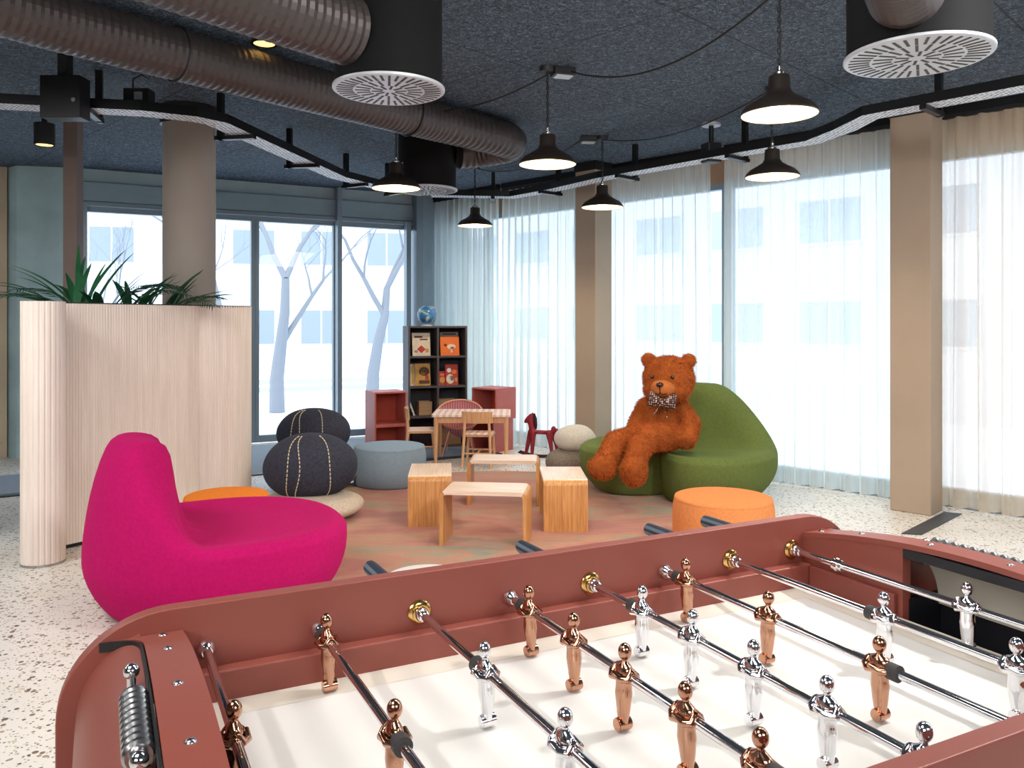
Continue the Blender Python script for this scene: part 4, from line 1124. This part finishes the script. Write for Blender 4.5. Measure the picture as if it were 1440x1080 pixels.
def book(lab, cx, d, col_, row, w, h, t, mat, deco=None, lean=R(-9), ang=0, grp='picture books in the bookcase', nm='picture_book'):
    p = inb(cx, d, col_, row); o_ = thing(nm, lab, 'book', p, BKA+ang, grp)
    def L(m): m.T = Matrix.Rotation(lean, 4, 'X'); return m
    L(MB()).box(-w/2+.003, w/2-.003, .003, t-.003, .003, h-.003).build('pages', M['white'], o_)
    m = L(MB()); m.box(-w/2, w/2, 0, .003, 0, h); m.box(-w/2, w/2, t-.003, t, 0, h); m.box(-w/2, -w/2+.003, 0, t, 0, h); m.build('cover', mat, o_)
    for q in deco or []:
        m = L(MB()); kind, x_, z_, a, c, mt = q
        if kind == 'r': m.box(x_-a/2, x_+a/2, -.002, .0, z_-c/2, z_+c/2)
        elif kind == 'd': m.add([(x_, -.002, z_-c/2), (x_+a/2, -.002, z_), (x_, -.002, z_+c/2), (x_-a/2, -.002, z_)], [(0, 1, 2, 3)])
        else:
            m.add([(x_+a/2*math.cos(2*PI*k/20), -.002, z_+c/2*math.sin(2*PI*k/20)) for k in range(20)], [tuple(range(20))])
        m.build('cover_print', M[mt], o_)
book('cream picture book with red diamond print, top compartment under the globe', .46, .06, 0, 3, .205, .26, .02, M['cream'], [('r', -.03, .215, .09, .022, 'bk_brown'), ('r', .03, .185, .09, .016, 'bk_brown'), ('d', .0, .075, .10, .09, 'bk_red'), ('o', -.06, .05, .04, .03, 'bk_grey'), ('o', .065, .06, .04, .05, 'bk_yellow')])
book('tall grey picture book standing behind the bright orange book', .50, .12, 1, 3, .21, .265, .018, M['bk_grey'], [('r', 0, .245, .16, .02, 'bk_brown')])
book('bright orange picture book with white and pink print in the top compartment', .46, .055, 1, 3, .22, .215, .016, M['bk_orange'], [('o', .02, .10, .10, .06, 'cream'), ('o', .03, .085, .05, .03, 'bk_red'), ('o', -.05, .12, .035, .03, 'bk_brown'), ('r', .02, .06, .02, .05, 'cream')])
book('ochre picture book with brown print beside cream spine, second compartment row', .50, .10, 0, 2, .20, .25, .025, M['bk_yellow'], [('o', .03, .16, .12, .10, 'bk_brown'), ('o', .02, .15, .08, .06, 'bk_yellow'), ('r', .03, .04, .12, .04, 'bk_brown'), ('r', .06, .09, .04, .05, 'bk_red')])
book('narrow cream and tan book standing at the ochre book\'s side', .17, .10, 0, 2, .07, .245, .03, M['cream'], [('r', 0, .12, .03, .2, 'bk_yellow')])
book('small red and yellow picture book in the second compartment row', .20, .09, 1, 2, .09, .16, .02, M['bk_red'], [('o', 0, .06, .06, .07, 'bk_yellow'), ('o', 0, .12, .05, .03, 'bk_orange')])
book('tall red picture book with white flowery print in the second compartment row', .55, .07, 1, 2, .145, .235, .022, M['bk_red'], [('o', -.02, .07, .09, .11, 'cream'), ('o', .03, .15, .06, .05, 'bk_orange'), ('o', -.03, .17, .05, .05, 'white'), ('o', .0, .08, .05, .06, 'leaf'), ('o', .05, .06, .03, .05, 'bk_yellow')])
p = inb(.22, .10, 0, 1); st = thing('striped_book', 'red and white striped book leaning in the third compartment row', 'book', p, BKA, 'picture books in the bookcase')
m = MB(); m.T = Matrix.Rotation(R(-20), 4, 'Y'); m.box(-.011, .011, 0, .2, 0, .27); m.build('cover', M['bk_stripe'], st)
m = MB(); m.T = Matrix.Rotation(R(-20), 4, 'Y'); m.box(-.008, .008, -.002, .0, .003, .267); m.build('pages', M['white'], st)
def crate(lab, cx, d, col_, row, w, h, dd, mat):
    p = inb(cx, d, col_, row); o_ = thing('storage_box', lab, 'box', p, BKA, 'boxes in the bookcase'); m = MB(); t_ = .008
    m.box(-w/2, w/2, 0, t_, 0, h); m.box(-w/2, w/2, dd-t_, dd, 0, h); m.box(-w/2, -w/2+t_, t_, dd-t_, 0, h); m.box(w/2-t_, w/2, t_, dd-t_, 0, h); m.box(-w/2+t_, w/2-t_, t_, dd-t_, 0, t_); m.build('shell', mat, o_)
    MB().box(-w/2+.01, w/2-.01, .01, dd-.01, h*.4, h*.75).build('contents', M['fabric_dark'], o_)
crate('tan cardboard box in the third row compartment beside the striped book', .66, .13, 0, 1, .15, .15, .15, M['card'])
crate('tan cardboard box in the third row compartment behind the yellow toy', .45, .15, 1, 1, .24, .17, .14, M['card'])
p = inb(.3, .06, 1, 1); ty = thing('toy_truck', 'small yellow toy in the third row compartment above the table top', 'toy', p, BKA)
MB().box(-.05, .05, 0, .06, .018, .06).build('body', M['toy_yellow'], ty, bevel=.008); MB().box(-.045, -.0, .005, .055, .06, .10).build('cab', M['toy_yellow'], ty, bevel=.008)
for sx in (-.03, .03):
    for yy in (-.002, .062): m = MB(); m.cyl((sx, yy-.008, .018), (sx, yy+.008, .018), .018, n=16); m.build('wheel', M['black'], ty, smooth=40)
crate('dark woven basket in the bottom row compartment behind the wooden child chair', .5, .06, 0, 0, .25, .20, .2, M['fabric_dark'])
crate('tan cardboard box in the bottom compartment behind the small table', .5, .08, 1, 0, .24, .18, .2, M['card'])
gp = inb(.72, .16, 0, 3); gp.z = BH
gl = thing('globe', 'blue world globe on a small white foot on top of the bookcase', 'globe', gp)
MB().lathe([(.06, 0), (.06, .008), (.02, .014), (.012, .02), (.012, .03)], 28).build('foot', M['white'], gl, smooth=40)
MB().sphere((0, 0, .128), .104, 36, 22).build('sphere', M['globe'], gl, smooth=180)
m = MB(); m.tube([(.112*math.sin(R(a)), 0, .128+.112*math.cos(R(a))) for a in range(20, 181, 8)], .004, 8); m.build('meridian', M['steel'], gl, smooth=60)

# rust red open cubes
def cube(lab, x, y, z, rz):
    s_ = .345; t_ = .016
    o_ = thing('cube_shelf', lab, 'cube shelf', (x, y, z), rz, 'rust red open cubes')   # origin: front-left corner, front faces local -y
    m = MB(); m.box(0, t_, 0, s_, 0, s_); m.build('side', M['cube_red'], o_); m = MB(); m.box(s_-t_, s_, 0, s_, 0, s_); m.build('side', M['cube_red'], o_)
    MB().box(t_, s_-t_, 0, s_, 0, t_).build('bottom', M['cube_red'], o_); MB().box(t_, s_-t_, 0, s_, s_-t_, s_).build('top', M['cube_red'], o_)
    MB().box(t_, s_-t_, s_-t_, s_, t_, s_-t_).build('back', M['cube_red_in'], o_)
cube('rust red open cube standing on the floor beside the grey-blue pouf', -1.40, 8.33, .0, R(26))
cube('rust red open cube stacked on top beside the bookcase, by the mullion', -1.40, 8.33, .345, R(26))
rx_, ry_ = -.17, 8.78; a_ = R(-38); lx, ly = rx_-.345*math.cos(a_), ry_-.345*math.sin(a_)
cube('rust red open cube on the floor behind the child table', lx-.03, ly, 0, a_)
cube('rust red open cube stacked on top behind the round rattan chair', lx, ly, .345, a_)

# ------------------------------------------------------------------ children's table and chairs
kt = thing('child_table', 'small beech child table with pink-white striped top', 'table', (-.405, 8.32, 0))
m = MB(); w_, d_2 = .39, .275; pl_ = []
for cx, cy_, a0 in ((w_-.04, d_2-.04, 0), (-w_+.04, d_2-.04, 90), (-w_+.04, -d_2+.04, 180), (w_-.04, -d_2+.04, 270)):
    for q in range(0, 91, 15): pl_.append((cx+.04*math.cos(R(a0+q)), cy_+.04*math.sin(R(a0+q))))
m.prism(pl_, .47, .495); m.build('table_top', M['kid_top'], kt, bevel=.004)
m = MB(); m.box(-.35, .35, -.24, -.222, .41, .47); m.box(-.35, .35, .222, .24, .41, .47); m.box(-.35, -.332, -.222, .222, .41, .47); m.box(.332, .35, -.222, .222, .41, .47); m.build('apron', M['beech'], kt)
for sx in (-1, 1):
    for sy in (-1, 1): m = MB(); m.cyl((sx*.35, sy*.235, 0), (sx*.345, sy*.23, .47), .016, .024, 16); m.build('leg', M['beech'], kt, smooth=40)
def kid_chair(lab, x, y, rz, first=[None]):
    if first[0] is None:
        t = thing('child_chair', lab, 'child chair', (x, y, 0), rz, 'beech child chairs')   # backrest at local -y
        MB().box(-.145, .145, -.12, .15, .295, .318).build('seat', M['beech'], t, bevel=.008)
        MB().box(-.14, .14, -.13, .14, .318, .328).build('seat_pad', M['kid_top'], t, bevel=.004)
        m = MB(); n = 12; vs = []; fs = []
        for i in range(n+1):
            x_ = -.15+.3*i/n; yy = -.155+.035*(x_/.15)**2
            vs += [(x_, yy, .43), (x_, yy+.014, .43), (x_, yy-.012+.014, .545), (x_, yy-.012, .545)]
        for k in range(n):
            for e in range(4): fs.append((4*k+e, 4*k+(e+1) % 4, 4*k+4+(e+1) % 4, 4*k+4+e))
        fs.append((0, 1, 2, 3)); fs.append((4*n+3, 4*n+2, 4*n+1, 4*n)); m.add(vs, fs); m.build('backrest', M['beech'], t, bevel=.004)
        for sx in (-1, 1):
            m = MB(); m.tube([(sx*.14, -.165, 0), (sx*.125, -.125, .30), (sx*.115, -.135, .50)], [.012, .015, .012], 12); m.build('leg', M['beech'], t, smooth=50)
            m = MB(); m.tube([(sx*.14, .15, 0), (sx*.122, .125, .30)], [.012, .015], 12); m.build('leg', M['beech'], t, smooth=50)
        m = MB(); m.cyl((-.13, -.145, .14), (.13, -.145, .14), .008, n=10); m.cyl((-.13, .138, .14), (.13, .138, .14), .008, n=10); m.cyl((0, -.145, .14), (0, .138, .14), .008, n=10); m.build('stretcher', M['beech'], t, smooth=40)
        first[0] = t; return t
    return dup(first[0], (x, y, 0), rz, lab)
kid_chair('small beech chair pushed in with its back to the wooden stools', -.325, 8.02, R(-6))
kid_chair('small beech chair seen side-on at the table end by the bookcase', -.93, 8.30, R(-82))
# round rattan chair behind the table
rt = thing('rattan_chair', 'small round rattan chair with pink woven shell behind the child table', 'chair', (-.56, 8.70, 0))
def hoop(t): a = 2*PI*t; return Vector((.25*math.cos(a), .02+.20*math.sin(a), .43+.13*math.sin(a)))
m = MB(); m.tube([tuple(hoop(k/40)) for k in range(40)], .011, 10, closed=True); m.build('hoop', M['rattan'], rt, smooth=60)
m = MB(); vs = []; fs = []
for j in range(9):
    r = 1-j/8*.97
    for k in range(40):
        p = hoop(k/40); c = Vector((0, .05, .30)); q = c+(p-c)*r; q += Vector((0, .05, -.13))*(math.cos(r*PI/2)); vs.append(tuple(q))
for j in range(8):
    for k in range(40): fs.append((j*40+k, j*40+(k+1) % 40, (j+1)*40+(k+1) % 40, (j+1)*40+k))
m.add(vs, fs); m.build('woven_shell', M['rattan_weave'], rt, smooth=180)
for (x_, y_) in ((-.17, -.20), (.17, -.20), (-.16, .2), (.16, .2)): m = MB(); m.tube([(x_, y_, 0), (x_*.6, y_*.55+.02, .26)], .007, 8); m.build('leg', M['rattan'], rt, smooth=60)
m = MB(); m.tube([(.105*math.cos(2*PI*k/24), .02+.11*math.sin(2*PI*k/24), .255) for k in range(24)], .007, 8, closed=True); m.build('seat_ring', M['rattan'], rt, smooth=60)

# ------------------------------------------------------------------ toy horse
hs = thing('toy_horse', 'crimson wooden toy horse on dark rockers in front of the curtain', 'toy horse', (.30, 8.52, 0), R(-12))
# faces local -x ; about .47 m tall
prims = [('c', [(-.08, 0, .262), (.12, 0, .258)], [.024, .026]),
         ('c', [(-.085, 0, .27), (-.105, 0, .36), (-.10, 0, .425)], [.036, .034, .028]),
         ('c', [(-.10, 0, .425), (-.15, 0, .385), (-.163, 0, .365)], [.03, .022, .017]),
         ('c', [(-.09, .012, .44), (-.085, .016, .468)], [.011, .005]), ('c', [(-.09, -.012, .44), (-.085, -.016, .468)], [.011, .005]),
         ('c', [(-.11, .03, .26), (-.14, .034, .14), (-.165, .036, .03)], [.034, .025, .018]), ('c', [(-.075, -.03, .26), (-.08, -.034, .14), (-.085, -.036, .03)], [.034, .025, .018]),
         ('c', [(.12, .03, .255), (.155, .034, .15), (.175, .036, .04)], [.036, .024, .018]), ('c', [(.09, -.03, .255), (.11, -.034, .15), (.125, -.036, .03)], [.036, .024, .018]),
         ('e', (.135, 0, .30), (.028, .026, .03), (0, 0, 0))]
place_mesh(blob(prims, .007, 'body'), 'body', M['horse'], hs)
m = MB(); m.tube([(-.075, 0, .455), (-.06, 0, .40), (-.055, 0, .33), (-.05, 0, .29)], [.014, .02, .018, .008], 10); m.build('mane', M['horse_dark'], hs, smooth=60)
m = MB(); m.tube([(.135, 0, .30), (.165, 0, .29), (.185, 0, .23), (.18, 0, .17)], [.012, .02, .016, .004], 10); m.build('tail', M['horse'], hs, smooth=60)
for sy in (-1, 1):
    m = MB(); pts = [(x_, sy*.04, .011+.9*(x_**2)*.9) for x_ in [-.23+.46*i/20 for i in range(21)]]; m.tube(pts, .010, 8); m.build('rocker', M['horse_dark'], hs, smooth=60)

# ------------------------------------------------------------------ outside
st_ = MB().box(-60, 60, 5, 90, -.35, -.3).build('street', M['street']); struct(st_)
def facade(name, lab, origin, ang, L, Hh, rows, pitch, w, h, wm, x_off=.5):
    t = thing(name, lab, 'building', origin, ang)
    MB().box(0, L, 0, 1.5, -.3, Hh).build('wall', M['facade'], t)
    for z in rows:
        n = int((L-x_off)/pitch)
        for k in range(n):
            m = MB(); x0 = x_off+k*pitch; m.box(x0, x0+w, -.03, .05, z, z+h); wn = m.build('window', M['facade'], t)
            m = MB(); 
            m.box(x0+.06, x0+w/2-.03, -.045, -.03, z+.06, z+h-.06); m.box(x0+w/2+.03, x0+w-.06, -.045, -.03, z+.06, z+h-.06); m.build('pane', wm, wn)
    MB().box(-.1, L+.1, -.15, .0, rows[-1]+h+.5, rows[-1]+h+.62).build('cornice', M['street_line'], t)
    return t
facade('office_building', 'pale office building with paned windows across the street, seen through the sheer curtains', (-1.5, 22.6, 0), R(-45), 26, 9, (.95, 2.85, 5.0), 1.9, 1.25, .9, M['facade_win2'], .35)
facade('apartment_building', 'pale apartment block beyond the bare trees outside the glass doors', (-26, 25, 0), R(12), 24, 14, (.6, 3.4, 6.2, 9.0), 2.3, 1.5, 1.3, M['facade_win'])
for k in range(3):
    z0 = 3.0+2.8*k
kb = MB(); kb.T = Matrix.Translation((-16, 15.6, 0)) @ Matrix.Rotation(R(24), 4, 'Z'); kb.box(0, 18, 0, .12, -.3, -.18); kb.box(0, 18, 2.6, 2.72, -.3, -.18); struct(kb.build('trim_11', M['street_line']))
def tree(lab, x, y, hgt, seed):
    rr_ = random.Random(seed); t = thing('bare_tree', lab, 'tree', (x, y, -.3), 0, 'bare winter trees')
    trunk = MB(); br = MB()
    def grow(mb, p, d, L, r, lev):
        n = 4; pts = [p]; rs = [r]; dd = d.copy()
        for i in range(n):
            dd = (dd+Vector((rr_.uniform(-.16, .16), rr_.uniform(-.16, .16), .05))).normalized(); pts.append(pts[-1]+dd*L/n); rs.append(r*(1-.5*(i+1)/n))
        mb.tube([tuple(q) for q in pts], rs, 7 if lev < 2 else 4)
        if lev >= 6: return
        for _ in range(3 if lev < 5 else 2):
            ax = Vector((rr_.uniform(-1, 1), rr_.uniform(-1, 1), rr_.uniform(.0, .7))).normalized(); nd = (dd*.75+ax*.75).normalized()
            grow(br, pts[-1 if _ == 0 else rr_.randint(2, n)], nd, L*rr_.uniform(.6, .8), rs[-1]*.85, lev+1)
    grow(trunk, Vector((0, 0, 0)), Vector((0, 0, 1)), hgt*.34, hgt*.02, 0)
    trunk.build('trunk', M['tree'], t, smooth=60); br.build('branches', M['tree'], t, smooth=60)
tree('thick bare tree seen through the glass doors past the round column', -4.45, 15.5, 7.5, 11)
tree('bare tree seen through the glass by the corner mullion', -3.0, 17.5, 7.5, 5)
tree('slim bare tree seen through glass between the palm and round column', -8.6, 16.5, 6.5, 8)
tree('distant bare tree seen between column and glass door mullion', -7.0, 20.0, 8.5, 3)

# ------------------------------------------------------------------ light
wd_ = bpy.data.worlds.new('world'); sc.world = wd_; wd_.use_nodes = True
bg = wd_.node_tree.nodes['Background']; nt = wd_.node_tree
tc = N(nt, 'ShaderNodeTexCoord'); sx_ = N(nt, 'ShaderNodeSeparateXYZ'); nt.links.new(tc.outputs['Generated'], sx_.inputs[0])
r = ramp(nt, [(.0, (.91, .955, 1, 1)), (.6, (.86, .93, 1, 1))]); nt.links.new(sx_.outputs['Z'], r.inputs['Fac']); nt.links.new(r.outputs['Color'], bg.inputs['Color'])
bg.inputs['Strength'].default_value = 2.9
def light(name, kind, loc, energy, color, rot=None, size=1, size_y=None, **kw):
    l = bpy.data.lights.new(name, kind); l.energy = energy; l.color = color
    if kind == 'AREA':
        l.size = size
        if size_y: l.shape = 'RECTANGLE'; l.size_y = size_y
    if kind == 'SUN': l.angle = size
    if kind in ('POINT', 'SPOT'): l.shadow_soft_size = size
    if kind == 'SPOT': l.spot_size = kw.get('cone', R(110)); l.spot_blend = .8
    o_ = bpy.data.objects.new(name, l); COL.objects.link(o_); o_.location = loc
    if rot: o_.rotation_euler = rot
    return o_
light('daylight_sun', 'SUN', (5, 15, 8), 2.2, (.86, .93, 1), (R(-58), R(14), 0), R(50))
# first lamp follows the rod shadows; the rest are added fill out of frame
light('unseen_area_light', 'AREA', (2.2, 2.2, 2.96), 85, (1, .97, .93), (R(8), 0, 0), .16, .16)
light('unseen_area_light', 'AREA', (-1.2, .6, 2.95), 45, (1, .97, .9), (R(12), 0, 0), 1.2, 1.2)
light('unseen_area_light', 'AREA', (-4.5, 1.8, 2.95), 40, (1, .98, .92), (R(8), 0, 0), 1.5, 1.5)
light('unseen_area_light', 'AREA', (2.5, -1.5, 2.9), 110, (1, .96, .92), (R(38), 0, 0), 2.2, 1.6)
light('unseen_area_light', 'AREA', (-1.5, -2.0, 2.9), 150, (1, .96, .92), (R(42), 0, 0), 2.2, 1.6)

light('unseen_area_light', 'AREA', (.55, 2.3, 2.97), 60, (1, .96, .9), (R(28), 0, 0), 1.1, 1.1)  # fill added to brighten the lounge
light('unseen_area_light', 'AREA', (-3.4, 3.2, 2.97), 110, (1, .97, .94), (R(30), 0, R(5)), 1.2, 1.2)  # fill added for the lounge and the dim left wall
light('unseen_area_light', 'AREA', (3.6, 2.6, 2.97), 60, (1, .96, .92), (R(25), 0, R(10)), 1.2, 1.2)
